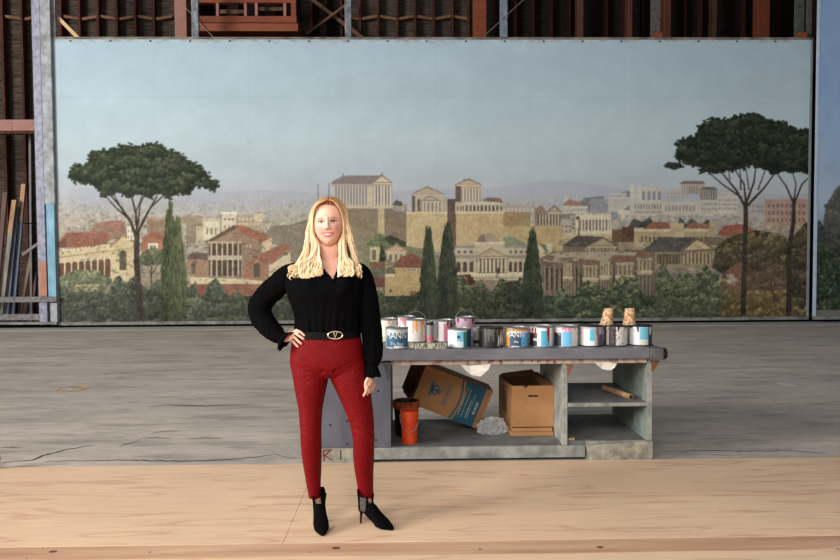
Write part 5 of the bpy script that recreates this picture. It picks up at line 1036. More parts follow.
def catmull(pts, n=4):
    out = []; pts = [Vector(p) if not isinstance(p, Vector) else p for p in pts]; N = len(pts)
    for i in range(N - 1):
        p0, p1, p2, p3 = pts[max(i - 1, 0)], pts[i], pts[i + 1], pts[min(i + 2, N - 1)]
        for k in range(n):
            t = k / n; out.append(.5 * ((2 * p1) + (-p0 + p2) * t + (2 * p0 - 5 * p1 + 4 * p2 - p3) * t * t + (-p0 + 3 * p1 - 3 * p2 + p3) * t ** 3))
    out.append(pts[-1]); return out
def limb(b, pts, n=16, sub=4):
    """pts: (px, py, dy, radius px sideways, radius px depth)"""
    c = catmull([P3(p[0], p[1], p[2]) for p in pts], sub); rr = catmull([Vector((p[3] * SC, p[4] * SC, 0)) for p in pts], sub)
    b.tube(c, [(r.x, r.y) for r in rr], n)

HC = P3(328.6, 223.5, -.015)          # middle of the head
HA, HB, HZ = .0800, .094, .127
def head_mesh(b, sub=6):
    bmh = bmesh.new(); bmesh.ops.create_icosphere(bmh, subdivisions=sub, radius=1)
    g = lambda x, s: math.exp(-(x / s) ** 2)
    for v in bmh.verts:
        d = v.co.normalized(); x, y, z = d.x * HA, d.y * HB, d.z * HZ; fr = max(0, -d.y)
        if z < -.01:
            t = min(1, (-.01 - z) / .117); x *= 1 - .20 * t ** 2.0; y *= (1 - .10 * t) if y < 0 else (1 - .35 * t)
            y -= .004 * t
        if z > .04: x *= 1 + .05 * min(1, (z - .04) / .06)
        f = g(max(0, .9 - fr), .7) if fr > .2 else 0
        # broad face plane, cheeks, brow, sockets
        y -= .006 * g(abs(x) - .036, .017) * g(z + .028, .020) * (fr > .2)
        y -= .005 * g(z - .030, .010) * g(x, .045) * (fr > .3)
        y += .011 * g(abs(x) - .0315, .0145) * g(z - .006, .0105) * (fr > .3)
        # nose
        if fr > .4:
            if -.036 < z < .030: h_ = .005 + .019 * ((.030 - z) / .058) ** 1.2 if z > -.028 else .024 * max(0, (z + .037) / .009)
            else: h_ = 0
            wn = .0075 + .0055 * g(z + .026, .011); y -= h_ * g(x, wn)
            y -= .007 * g(abs(x) - .0125, .006) * g(z + .028, .007)
            y -= .005 * g(z + .060, .013) * g(x, .026); y += .0035 * g(z + .0575, .0028) * g(x, .024)
            y -= .0028 * g(z + .052, .004) * g(x, .018); y -= .0035 * g(z + .065, .0045) * g(x, .016)
            y += .0035 * g(z + .077, .006) * g(x, .02); y -= .008 * g(z + .100, .016) * g(x, .02)
        v.co = Vector((x, y, z))
    rot = Matrix.Rotation(R_(-2.0), 3, 'Y') @ Matrix.Rotation(R_(2), 3, 'Z')
    vs = [HC + rot @ v.co for v in bmh.verts]; fs = [tuple(v.index for v in f.verts) for f in bmh.faces]; bmh.free(); b.verts_faces(vs, fs)
    for s in (-1, 1):        # ears
        b.tube([HC + rot @ Vector((s * .072, .010, .014)), HC + rot @ Vector((s * .080, .014, .004)), HC + rot @ Vector((s * .074, .008, -.026))], [.006, .011, .005], 8)
    return rot
body = MB(); HR = head_mesh(body)
# neck, shoulders and torso (a little inside the clothes)
body.rings([ring_lr(316.5, 341, py, hd, dy, 24) for py, hd, dy in ((234, .050, .015), (244, .054, .012), (250, .056, .014), (258, .058, .020), (264, .06, .022))])
body.rings([ring_lr(l, r, y, hd, dy, p=2.4) for l, r, y, hd, dy in ((315, 342, 257, .05, .02), (308, 348, 261, .055, .018), (300, 352, 266.5, .066, .014), (292, 358, 271.5, .078, .010), (290, 360, 280, .10, 0), (290, 360, 290, .112, -.004), (293, 359, 301, .112, 0), (298, 357, 315, .10, .004), (298.5, 356.5, 330, .096, .006),
                                                  (297, 358, 345, .095, .008), (297, 360, 360, .098, .012), (300, 360, 368, .08, .014), (306, 352, 372, .05, .014))])
RS = [(298, 275, .01, 6, 8), (281, 284, .02, 7, 8), (267, 296, .045, 7.5, 8.5), (258, 306, .06, 6.6, 7.5), (263, 316, .04, 6.4, 7), (270.5, 328, .0, 5.2, 6), (280, 335, -.05, 4.4, 4.6), (286.5, 338, -.068, 4.4, 4)]
LS = [(352, 275, .01, 6, 8), (364, 283, .015, 7, 9), (368, 298, .02, 6.5, 8), (370.5, 315, .025, 6, 7), (372, 332, .015, 6, 7), (372, 350, -.005, 5.2, 5.6), (371.5, 366, -.025, 4, 4.8), (371.2, 374, -.03, 4, 5)]
limb(body, RS); limb(body, LS)
# legs down into the boots
LL = [(311, 366, .01, 13, 12), (310.5, 382, .005, 13.5, 13), (310.5, 400, 0, 11.5, 12), (310.5, 420, -.01, 9.6, 10), (311, 436, -.02, 9.2, 10), (312, 455, .01, 8.4, 9.5), (313.5, 475, .02, 6.6, 8), (315, 492, .02, 4.8, 6), (317, 503, .02, 4.8, 6.4), (319, 512, .0, 4.6, 6)]
LR = [(348, 366, .01, 13, 12), (351, 382, .005, 13.5, 13), (356, 400, .0, 12, 12), (361, 418, -.01, 10, 10), (363.5, 436, -.02, 9.6, 10), (363.5, 455, .01, 8.8, 9.5), (364.5, 475, .02, 7, 8), (366.3, 490, .02, 5.2, 6), (367.3, 501, .02, 5.6, 6), (368.5, 510, .01, 5.4, 5.6)]
limb(body, LL); limb(body, LR)
# ---- hands
def finger(b, pts, r0, r1):
    c = catmull([Vector(p) for p in pts], 3); n = len(c); b.tube(c, [r0 + (r1 - r0) * k / (n - 1) for k in range(n - 1)] + [r1 * .55], 8)
def palm(b, a, c, wdir, w0, w1, th):
    """flat palm from wrist a to knuckles c; wdir across"""
    a, c, wdir = Vector(a), Vector(c), Vector(wdir).normalized(); t = (c - a).normalized(); nrm = t.cross(wdir).normalized(); rs_ = []
    for k in range(6):
        f = k / 5; p = a.lerp(c, f); w_ = w0 + (w1 - w0) * math.sin(f * math.pi / 2); tt = th * (1.05 - .3 * f)
        rs_.append([p + wdir * w_ * math.copysign(abs(math.cos(q)) ** .8, math.cos(q)) + nrm * tt * math.sin(q) for q in [2 * math.pi * i / 14 for i in range(14)]])
    b.rings(rs_)
def hip_front(px, py, off=.0):       # front surface of hips at this place
    x = P3(px, py).x; cx = P3(328, py).x; hw = (P3(365, py).x - P3(291, py).x) / 2; u = min(.97, abs(x - cx) / hw)
    return YW + .008 - .118 * (1 - u ** 2.3) ** (1 / 2.3) - off
def HP(px, py, off): y = hip_front(px, py, off); return at(px, py, y)
hb = body
wr_ = at(286.5, 338, YW - .06); kn = HP(294.5, 334.5, .020)
wd = (at(297, 330.5, YW) - at(292, 341.5, YW)); wd.y = .01
palm(hb, wr_, kn, wd, .022, .036, .0145)
for base, mid, tip in (((296.2, 330.2), (300.8, 332.2), (305.2, 336.2)), ((295.6, 333.2), (300.0, 336.6), (304.6, 339.6)), ((294.0, 336.8), (298.3, 341.2), (302.2, 344.4)), ((292.0, 339.6), (295.2, 344.0), (298.6, 347.4))):
    finger(hb, [HP(*base, .019), HP((base[0] + mid[0]) / 2, (base[1] + mid[1]) / 2, .021), HP(*mid, .018), HP(*tip, .010)], .0088, .0068)
finger(hb, [wr_ + Vector((.004, .01, .012)), wr_ + Vector((.012, .045, .028)), wr_ + Vector((.03, .075, .036)), wr_ + Vector((.045, .095, .036))], .011, .008)
# hanging hand, seen from the thumb side
wl_ = at(371.5, 373, YW - .03); kn = at(370.4, 385.5, YW - .04)
palm(hb, wl_, kn, (.35, 1, 0), .022, .036, .017)
for k, (dx_, dyy, ln) in enumerate(((-.004, -.034, .062), (.001, -.012, .068), (.006, .011, .064), (.011, .032, .052))):
    b0 = kn + Vector((dx_ + dyy * .3, dyy, .006)); finger(hb, [b0, b0 + Vector((-.006, -.003, -ln * .4)), b0 + Vector((-.014, .002, -ln * .72)), b0 + Vector((-.026, .008, -ln * .98))], .0088, .0066)
finger(hb, [wl_ + Vector((-.006, -.02, -.010)), wl_ + Vector((-.024, -.038, -.034)), wl_ + Vector((-.030, -.044, -.058)), wl_ + Vector((-.028, -.044, -.080))], .0115, .0078)
me = voxel('body', body, .0033, 2)
def skin_paint(me):
    base = np.array(lin((226, 172, 152))); co = np.zeros(len(me.vertices) * 3); me.vertices.foreach_get('co', co); co = co.reshape(-1, 3)
    cols = np.tile(base, (len(co), 1)); L = (co - np.array(HC)) @ np.array(HR); x, y, z = L.T; fr = (y < -.02) & (np.abs(z) < .135) & (np.abs(x) < .09)
    def blend(w_, c): nonlocal cols; c = np.array(lin(c)); cols = cols * (1 - w_[:, None]) + c * w_[:, None]
    g = lambda v, s: np.exp(-(v / s) ** 2)
    blend(.55 * g(np.abs(x) - .043, .017) * g(z + .030, .018) * fr, (222, 138, 124)); blend(.35 * g(x, .012) * g(z + .026, .01) * fr, (226, 150, 132))
    blend(.35 * g(z - .07, .03) * fr, (238, 194, 170))
    mouth = np.clip(1.4 - np.sqrt((x / .0285) ** 2 + ((z + .0585 - .10 * 0 - (x / .03) ** 2 * .005) / .0095) ** 2), 0, .5) * 2 * fr; blend(np.clip(mouth, 0, 1) * .9, (196, 96, 92))
    lid = np.clip(1.5 - np.sqrt(((np.abs(x) - .0325) / .017) ** 2 + ((z - .010) / .008) ** 2), 0, .6) * fr; blend(lid, (176, 122, 106))
    lash = g(np.abs(x) - .0325, .013) * g(z - .0098, .0026) * fr; blend(np.clip(lash * .75, 0, 1), (70, 46, 38))
    brow = g(np.abs(x) - .034, .014) * g(z - .0265 + (np.abs(x) - .030) ** 2 * 9, .0034) * fr; blend(np.clip(brow * .65, 0, 1), (150, 104, 76))
    fold = g(np.abs(x) - (.022 + (-.030 - z) * .5), .0030) * (z < -.03) * (z > -.062) * fr; blend(.3 * fold, (190, 122, 106))
    set_paint(me, cols)
skin_paint(me)
m_skin = vmat('skin', rough=.48, spec=.35, var=.04, scale=60, sss=.12)
put(link_mesh('body', me, m_skin))
# face parts
def FH(x, y, z): return HC + HR @ Vector((x, y, z))
m_eyew = mat('eye_white', (214, 204, 198), rough=.15, var=.01); m_iris = mat('blue_grey_iris', (66, 84, 96), rough=.1, var=.15, scale=200); m_pup = mat('pupil', (16, 14, 14), rough=.1, var=.01)
m_lash = mat('dark_lashes', (58, 38, 32), var=.1)
dgq = bpy.context.evaluated_depsgraph_get()
from mathutils.bvhtree import BVHTree
bv = BVHTree.FromPolygons([v.co for v in me.vertices], [tuple(p.vertices) for p in me.polygons])
def face_y(x, z, off=0.0):
    o_ = FH(x, -.3, z); h, n, i, d = bv.ray_cast(o_, HR @ Vector((0, 1, 0))); return (HR.transposed() @ (h - HC)).y - off if h else -.08
for s in (-1, 1):
    ex_, ez_ = s * .0325, .004; y0 = face_y(ex_, ez_, -.0085)
    b = MB(); bme = bmesh.new(); bmesh.ops.create_uvsphere(bme, u_segments=20, v_segments=14, radius=.0112)
    vs = [FH(ex_ + v.co.x * 1.12, y0 + v.co.y, ez_ + v.co.z * .56) for v in bme.verts]; fs = [tuple(v.index for v in f.verts) for f in bme.faces]; bme.free(); b.verts_faces(vs, fs); eye = put(b.build('eye', m_eyew, None, smooth=True))
    def disc(r, d, m, nm):
        bb = MB(); bb.rings([[FH(ex_ + r * kk * math.cos(q) - .001 * s, y0 - .0112 - d * .9 * 1 + (r * kk) ** 2 * 40, max(ez_ - .0048, min(ez_ + .0046, ez_ + r * kk * math.sin(q)))) for q in [2 * math.pi * i / 18 for i in range(18)]] for kk in (1, .66, .33, .02)]); o = bb.build(nm, m); o.parent = eye; o.matrix_parent_inverse = (Matrix.Translation(-person.location)) if False else Matrix.Identity(4); return o
    for r, d, m, nm in ((.0060, .0006, m_iris, 'iris'), (.0030, .0010, m_pup, 'pupil')):
        o = disc(r, d, m, nm); o.parent = eye
    b = MB(); b.tube([FH(ex_ + .0150 * math.cos(q), face_y(ex_ + .0150 * math.cos(q), ez_ + .0066 * math.sin(q), .0006), ez_ + .001 + .0066 * math.sin(q)) for q in [math.pi * (1.02 - k * 1.04 / 10) for k in range(11)]], [.0008] + [.0019] * 9 + [.0009], 6); put(b.build('eyelash', m_lash))
    b = MB(); b.tube([FH(ex_ + s * dx_, face_y(ex_ + s * dx_, zz, .0004), zz) for dx_, zz in ((-.013, .0215), (-.006, .0242), (.004, .0256), (.012, .0240), (.018, .0205))], [.0008, .0013, .0013, .0010, .0005], 6); put(b.build('eyebrow', mat('eyebrow_hair', (158, 112, 82), var=.2)))
# smile: teeth and lips
m_teeth = mat('teeth', (236, 228, 218), rough=.25, var=.02); m_lip = mat('rose_lips', (200, 112, 106), rough=.4, var=.06)
def lipcurve(sg, w_, h0, h1, off): return [FH(x_, face_y(x_, z_, off), z_) for x_, z_ in [(w_ * t, -.0590 + .0062 * t * t + (h0 if sg > 0 else -h1) * (1 - t * t)) for t in [k / 8 - 1 for k in range(17)]]]
up_, lo_ = lipcurve(1, .0245, .0016, .0, .0008), lipcurve(-1, .0245, 0, .0050, .0008)
put(MB().verts_faces(up_ + lo_, [(i, i + 1, 17 + i + 1, 17 + i) for i in range(16)]).build('teeth', m_teeth))
put(MB().tube(lipcurve(1, .0262, .0034, 0, .0002), [.0006] + [.0017] * 15 + [.0006], 6).build('upper_lip', m_lip, None, smooth=True)); put(MB().tube(lipcurve(-1, .0262, 0, .0072, .0002), [.0006] + [.0023] * 15 + [.0006], 6).build('lower_lip', m_lip, None, smooth=True))
for s in (-1, 1):
    put(MB().tube([FH(s * .0068, face_y(s * .0068, -.0335, .0002), -.0335), FH(s * .0098, face_y(s * .0098, -.0325, .0002), -.0325)], [.0014, .0011], 6).build('nostril', mat('nostril_shadow', (120, 62, 52), var=.05)))

# ------------------------------------------------------------ blouse
m_blk_fab = mat('black_crepe', (9, 8, 9), rgb2=(5, 5, 6), scale=40, rough=.85, spec=.04, bump=.25, bscale=240)
bl_ = MB()
tor = [(313, 343, 256, .045, .02), (301, 355, 260, .066, .016), (290.5, 362, 265, .080, .012), (286.5, 364, 271, .094, .008), (286, 364, 280, .114, -.002), (286, 363.5, 288, .128, -.008), (287.5, 362.5, 295, .128, -.006), (290.5, 361.5, 304, .122, .0), (293.5, 360.5, 314, .118, .002), (294.5, 360, 322, .118, .002), (294, 360.5, 328, .116, .002), (295, 359.5, 333.5, .108, .006)]
def densify(rows, fn, n=4):
    c = catmull([Vector(r[:3]) for r in rows], n); d = catmull([Vector((r[3], r[4], 0)) for r in rows], n)
    return [fn(a.x, a.y, a.z, b_.x, b_.y) for a, b_ in zip(c, d)]
bl_.rings(densify(tor, lambda l, r, y, hd, dy: ring_lr(l, r, y, hd, dy, 40, 2.4)))
for s, cx_ in ((-1, 312), (1, 342)):   # bust
    c = P3(cx_, 288, -.078); bmt = bmesh.new(); bmesh.ops.create_uvsphere(bmt, u_segments=20, v_segments=14, radius=1)
    bl_.verts_faces([c + Vector((v.co.x * .068, v.co.y * .058, v.co.z * .062)) for v in bmt.verts], [tuple(v.index for v in f.verts) for f in bmt.faces]); bmt.free()
limb(bl_, [(298, 273, .01, 9, 11), (288, 276.5, .015, 9.8, 12), (277, 286, .03, 11, 12), (265.5, 297, .048, 11.6, 12), (260, 306, .055, 11.4, 12), (260.5, 315, .045, 11.2, 11.5), (266.5, 324, .015, 10.4, 10.5), (272.5, 331, -.02, 9.8, 9.6), (278.5, 335.6, -.046, 8.0, 7.6), (283.2, 337.8, -.060, 6.4, 6.2)], 24)
limb(bl_, [(352, 272, .01, 8, 11), (360, 276, .012, 9.6, 12), (365, 290, .018, 9, 11.5), (368, 306, .022, 8.6, 11), (370.4, 322, .018, 8.8, 10.6), (372, 338, .008, 10, 10.6), (372.6, 350, -.005, 9.8, 10.4), (372.2, 359, -.018, 8.2, 9), (371.8, 365, -.024, 6.2, 7)], 24)
me = voxel('blouse', bl_, .0042, 3)
# cloth folds, then open the collar
import mathutils.noise as mn
vneck = [(318, 250), (320.4, 262), (326, 271), (332.8, 279.2), (335.8, 272), (339.4, 262), (341, 250)]
def inpoly(x, y, poly):
    c = False; n = len(poly)
    for i in range(n):
        (xa, ya), (xb, yb) = poly[i], poly[(i + 1) % n]
        if (ya > y) != (yb > y) and x < (xb - xa) * (y - ya) / (yb - ya) + xa: c = not c
    return c
bb = bmesh.new(); bb.from_mesh(me); bb.normal_update()
for v in bb.verts:
    p = v.co; px, py = pj(p); arm = px < 284 or px > 364.5; f = 0
    if arm:
        f = .0035 * mn.noise(Vector((p.x * 26, p.y * 26, p.z * 12))) + .0022 * mn.noise(Vector((p.x * 60, p.y * 60, p.z * 26)))
        if py > 322 and px < 284 or py > 342: f += .0022 * math.sin((p.x + p.y * .8) * 420)
    else:
        f = .003 * mn.noise(Vector((p.x * 22, p.y * 14, p.z * 9))) + (.0028 * max(0, (py - 300) / 32) * math.sin(p.x * 170 + 2 * mn.noise(p * 10)) if py > 300 else 0)
    v.co = p + v.normal * f
dele = [f for f in bb.faces if f.calc_center_median().y < YW + .03 and f.normal.y < .3 and inpoly(*pj(f.calc_center_median()), vneck)]
bmesh.ops.delete(bb, geom=dele, context='FACES'); bb.to_mesh(me); bb.free()
blouse = put(link_mesh('blouse', me, m_blk_fab))
# chest skin shows in the opening (the body lies right beneath); collar edges
def on_blouse(px, py, off=.0):
    d = ray(px, py).normalized(); h = bvb.ray_cast(CAM, d); return (h[0] - d * off) if h[0] else P3(px, py, -.1)
bvb = BVHTree.FromPolygons([v.co for v in me.vertices], [tuple(p.vertices) for p in me.polygons])
col_l = [(317.5, 258), (319.8, 263), (323, 268), (328, 274), (333, 279.5), (338, 286)]; col_r = [(341.5, 258), (340, 263), (338.4, 268), (336.6, 273), (334.6, 278), (332, 282)]
for c in (col_l, col_r):
    cc = catmull([on_blouse(x - (1.0 if c is col_l else -1.0), y, .002) for x, y in c], 3); o = MB().tube(cc, [(.0045, .0022)] * len(cc), 8).build('collar_edge', m_blk_fab, blouse, smooth=True); o.matrix_parent_inverse = Matrix.Identity(4)
# ruffled cuffs
def cuff(pts, n=64, amp=.004, waves=13, ph=0):
    c = [P3(p[0], p[1], p[2]) for p in pts]; b = MB(); rs_ = []; up = None
    for i, p in enumerate(c):
        t = (c[min(i + 1, len(c) - 1)] - c[max(i - 1, 0)]).normalized(); a = t.cross(Vector((0, 1, 0))).normalized(); e = a.cross(t).normalized()
        rx, rd = pts[i][3] * SC, pts[i][4] * SC; k = i / (len(c) - 1)
        rs_.append([p + a * math.cos(q) * (rx + amp * k * math.sin(waves * q + ph)) + e * math.sin(q) * (rd + amp * k * math.sin(waves * q + ph)) + t * amp * .8 * k * math.cos(waves * q * .5) for q in [2 * math.pi * i_ / n for i_ in range(n)]])
    b.rings(rs_, cap=False); o = b.build('ruffled_cuff', m_blk_fab, blouse, smooth=True); o.matrix_parent_inverse = Matrix.Identity(4); md = o.modifiers.new('t', 'SOLIDIFY'); md.thickness = .002
cuff([(281, 336.3, -.054, 5.4, 5.8), (282.4, 338.4, -.058, 5.8, 6), (283.4, 341, -.062, 8.4, 7.4), (284.2, 343.6, -.064, 10.6, 9)][:1] + [(282.5, 337.6, -.058, 6.2, 6.2), (284.6, 339.4, -.062, 9.2, 7.4), (286.6, 341.2, -.066, 12.0, 9)])
cuff([(371.8, 364, -.024, 6.2, 7), (371.8, 367, -.026, 6.2, 7), (371.8, 371.5, -.028, 7.6, 8.2), (371.8, 376, -.028, 9.2, 9.6)], ph=1)

# ------------------------------------------------------------ trousers
def trouser_mat():
    m = bpy.data.materials.new('red_embossed_fabric'); m.use_nodes = True; nt = m.node_tree; b = nt.nodes['Principled BSDF']; b.inputs['Roughness'].default_value = .55; b.inputs['Specular IOR Level'].default_value = .12
    tc = nt.nodes.new('ShaderNodeTexCoord'); mp = nt.nodes.new('ShaderNodeMapping'); mp.inputs['Scale'].default_value = (1, 1, 2.6); nt.links.new(tc.outputs['Object'], mp.inputs[0])
    vo = nt.nodes.new('ShaderNodeTexVoronoi'); vo.feature = 'DISTANCE_TO_EDGE'; vo.inputs['Scale'].default_value = 78; nt.links.new(mp.outputs[0], vo.inputs['Vector'])
    r = nt.nodes.new('ShaderNodeValToRGB'); r.color_ramp.elements[0].color = (*lin((70, 4, 9)), 1); r.color_ramp.elements[1].color = (*lin((126, 6, 13)), 1); r.color_ramp.elements[0].position = .0; r.color_ramp.elements[1].position = .16
    nt.links.new(vo.outputs['Distance'], r.inputs[0]); nt.links.new(r.outputs[0], b.inputs['Base Color'])
    bn = nt.nodes.new('ShaderNodeBump'); bn.inputs['Strength'].default_value = .5; bn.inputs['Distance'].default_value = .004; nt.links.new(vo.outputs['Distance'], bn.inputs['Height']); nt.links.new(bn.outputs[0], b.inputs['Normal']); return m
m_red = trouser_mat()
tr_ = MB()
pel = [(294.5, 360, 333, .108, .006), (292.5, 361.5, 340, .112, .006), (290.8, 363.3, 348, .116, .008), (290.2, 364.8, 357, .119, .010), (290.5, 366, 365, .118, .014), (292, 367, 370, .105, .012), (296, 365, 374, .085, .010), (304, 358, 377, .055, .008)]
tr_.rings(densify(pel, lambda l, r, y, hd, dy: ring_lr(l, r, y, hd, dy, 40, 2.3)))
lgl = [(290.5, 326, 360, .09, .01), (291.5, 328.6, 370, .095, .008), (293.3, 328, 380, .092, .005), (296, 325, 395, .084, 0), (298.6, 322.4, 410, .074, -.006), (299.8, 321.6, 425, .066, -.014), (300.6, 321.6, 440, .062, -.014), (301.8, 321.8, 455, .062, .0), (304, 321.4, 470, .056, .014), (306.8, 320.8, 485, .045, .02), (308.8, 320.4, 497.5, .038, .02)]
lgr = [(332, 366, 360, .09, .01), (329.6, 368, 370, .095, .008), (331, 370, 380, .092, .005), (338, 371.5, 395, .084, 0), (344.5, 373, 410, .074, -.006), (350, 374.2, 425, .066, -.014), (352.6, 374.6, 440, .062, -.014), (353, 374.2, 455, .062, .0), (354.6, 373.6, 471, .056, .014), (357.3, 373.3, 485, .047, .02), (358.8, 373.8, 496.5, .040, .02)]
for L_ in (lgl, lgr): tr_.rings(densify(L_, lambda l, r, y, hd, dy: ring_lr(l, r, y, hd, dy, 28, 2.1)))
me = voxel('trousers', tr_, .004, 9)
bb = bmesh.new(); bb.from_mesh(me); bb.normal_update()
for v in bb.verts:
    p = v.co; px, py = pj(p); f = .0015 * mn.noise(p * 18)
    for yc, xa_ in ((428, 311), (424, 362), (433, 311), (430, 363)): f += -.0018 * math.exp(-((py - yc - (px - xa_) * .18) / 1.6) ** 2) * (abs(px - xa_) < 12)
    for k in range(5):      # creases fanning from the crotch
        f += -.0022 * math.exp(-(((py - 372) - (abs(px - 329) - 4) * (-.55 + .28 * k)) / 1.6) ** 2) * (1 if 4 < abs(px - 329) < 24 else 0)
    v.co = p + v.normal * f
bb.to_mesh(me); bb.free()
trs = put(link_mesh('trousers', me, m_red))
# belt and buckle
m_belt = mat('black_leather_belt', (8, 6, 6), var=.1, rough=.5, spec=.12)
brs = [ring_lr(293.6, 360.9, y, hd, .006, 56, 2.3) for y, hd in ((329.5, .113), (329.9, .1195), (336.6, .1205), (337, .114))]
put(MB().rings(brs, cap=False).build('belt', m_belt, None, smooth=False)); belt = C.objects[-1]; md = belt.modifiers.new('t', 'SOLIDIFY'); md.thickness = .003
m_gold = mat('antique_gold', (226, 200, 174), var=.1, metal=.85, rough=.3)
yb2 = YW + .006 - .1305; bc = at(335.2, 335.2, yb2); rx, rz = 7.4 * yb2 / F, 3.7 * yb2 / F
b = MB(); N = 40; b.tube([bc + Vector((rx * math.cos(q), 0, rz * math.sin(q))) for q in [2 * math.pi * k / N + math.pi / 2 + .05 for k in range(N)]] + [bc + Vector((rx * math.cos(math.pi / 2 + .0), 0, rz))], .0026, 6)
for s in (-1, 1):
    b.prism([bc + Vector((s * .0125, .0015, rz * .92)), bc + Vector((s * .0062, .0015, rz * .92)), bc + Vector((0, .0015, -rz * .55)), bc + Vector((0, .0015, -rz * .98))], (0, -.0035, 0))
o = b.build('buckle', m_gold, belt, smooth=False); o.matrix_parent_inverse = Matrix.Identity(4)
# ring and bracelet glint
m_silver = mat('silver', (220, 216, 210), metal=.9, rough=.2, var=.02)
pc = HP(293.6, 340.6, .019); put(MB().tube([pc + Vector((.0105 * math.cos(q) * .6, .0105 * math.sin(q), .0105 * math.cos(q) * .8)) for q in [2 * math.pi * k / 16 for k in range(17)]], .0016, 6).build('finger_ring', m_silver))
# ------------------------------------------------------------ boots
m_suede = mat('black_suede', (12, 10, 10), rgb2=(6, 5, 5), scale=60, rough=.9, spec=.06)
m_elas = mat('grey_elastic', (88, 84, 82), rgb2=(52, 50, 50), scale=90, rough=.6)
def boot(heel_xy, toe_xy, label, elastic_side=0, shaft_dx=(0, 0)):
    Hx = Vector((heel_xy[0], heel_xy[1], 0)); T = Vector((toe_xy[0], toe_xy[1], 0)); f = (T - Hx); Lf = f.length; f.normalize(); s = Vector((f.y, -f.x, 0)); up = Vector((0, 0, 1)); z0 = .0212
    def Q(a, c, h): return Hx + f * (a * Lf) + s * c + up * (h + z0)
    b = MB(); n = 22
    def rng(a, h, rs_, rf, tilt, p=2.2):    # tilt: 0 level ring (shaft), 1 upright ring (foot)
        t = up * math.cos(tilt) * -1 + f * math.sin(tilt); e = f * math.cos(tilt) + up * math.sin(tilt); c = Q(a, 0, h); out = []
        for k in range(n):
            q = 2 * math.pi * k / n; cc, ss = math.cos(q), math.sin(q)
            out.append(c + s * rs_ * math.copysign(abs(cc) ** (2 / p), cc) + e * rf * math.copysign(abs(ss) ** (2 / p), ss) + (up * shaft_dx[0] * 0))
        return out
    rows = [(.19, .192, .044, .050, 0), (.185, .16, .040, .047, .0), (.18, .13, .036, .044, .08), (.20, .105, .034, .045, .35), (.33, .085, .034, .040, .75), (.48, .060, .037, .034, 1.05), (.62, .040, .041, .029, 1.25), (.75, .028, .039, .0235, 1.4), (.86, .020, .030, .0175, 1.5), (.95, .0135, .018, .012, 1.55), (1.0, .0095, .008, .0075, 1.57)]
    c = catmull([Vector(r[:3]) for r in rows], 4); d = catmull([Vector((r[3], r[4], 0)) for r in rows], 4)
    b.rings([rng(a.x, a.y, a.z, q.x, q.y) for a, q in zip(c, d)])
    # heel counter and arch
    b.rings([[Q(.10 + .13 * math.cos(q) * (1 - .1 * k), .030 * (1 - .12 * k) * math.sin(q), hh) for q in [2 * math.pi * i / 18 for i in range(18)]] for k, hh in ((1.2, .072), (.2, .084), (0, .10), (0, .13), (.4, .15))])
    b.tube([Q(.10, 0, .078), Q(.25, 0, .074), Q(.42, 0, .048), Q(.58, 0, .018), Q(.72, 0, .010), Q(.86, 0, .009)], [(.022, .010), (.022, .010), (.024, .012), (.034, .012), (.034, .009), (.022, .008)], 12)
    # heel
    b.tube([Q(.07, 0, .086), Q(.04, 0, .060), Q(.025, 0, .035), Q(.02, 0, .004), Q(.02, 0, .0002)], [.017, .0085, .0058, .0050, .0052], 12)
    me = voxel('boot', b, .0026, 2); bb = bmesh.new(); bb.from_mesh(me)
    dl = []
    for fc in bb.faces:
        p = fc.calc_center_median() - Hx; a = p.dot(f) / Lf; h = p.z - z0; cs = abs(p.dot(s))
        lim = .158 - .0 + (.034 if a < .12 else 0) ; front = a - .19
        # collar: V notch at front, rising at the back
        lim = max(.128, .166 - max(0, a - .20) * .5 * max(0, 1 - cs / .030) * 2.2 + max(0, .10 - a) * .30)
        if h > lim: dl.append(fc)
    bmesh.ops.delete(bb, geom=dl, context='FACES')
    for v in bb.verts:
        if v.co.z < z0: v.co.z = z0
    bb.to_mesh(me); bb.free()
    o = link_mesh('boot', me, m_suede); md = o.modifiers.new('t', 'SOLIDIFY'); md.thickness = .0015; md.offset = -1; put(o)
    bv_ = BVHTree.FromPolygons([v.co for v in me.vertices], [tuple(p.vertices) for p in me.polygons])
    if elastic_side:
        vs = []; 
        for k in range(7):
            h = .082 + .078 * k / 6
            for j in range(5):
                a = .10 + .03 * k / 6 + (j / 4) * (.16 + .02 * k / 6); o_ = Q(a, elastic_side * .12, h); hit = bv_.ray_cast(o_, -s * elastic_side); p = hit[0] if hit[0] else Q(a, elastic_side * .034, h); vs.append(p + s * elastic_side * .0015)
        e = MB().verts_faces(vs, [(k * 5 + j, k * 5 + j + 1, k * 5 + j + 6, k * 5 + j + 5) for k in range(6) for j in range(4)]).build('elastic_panel', m_elas, o, smooth=True); e.matrix_parent_inverse = Matrix.Identity(4)
    return o
hx = gr(360.2, 523.3, .021); tx = gr(393, 530.6, .021)
boot((hx.x, hx.y), (tx.x, tx.y), 'boot', elastic_side=1)
tx = gr(322.6, 536.6, .021); boot((tx.x - .045, tx.y + .205), (tx.x, tx.y), 'boot')
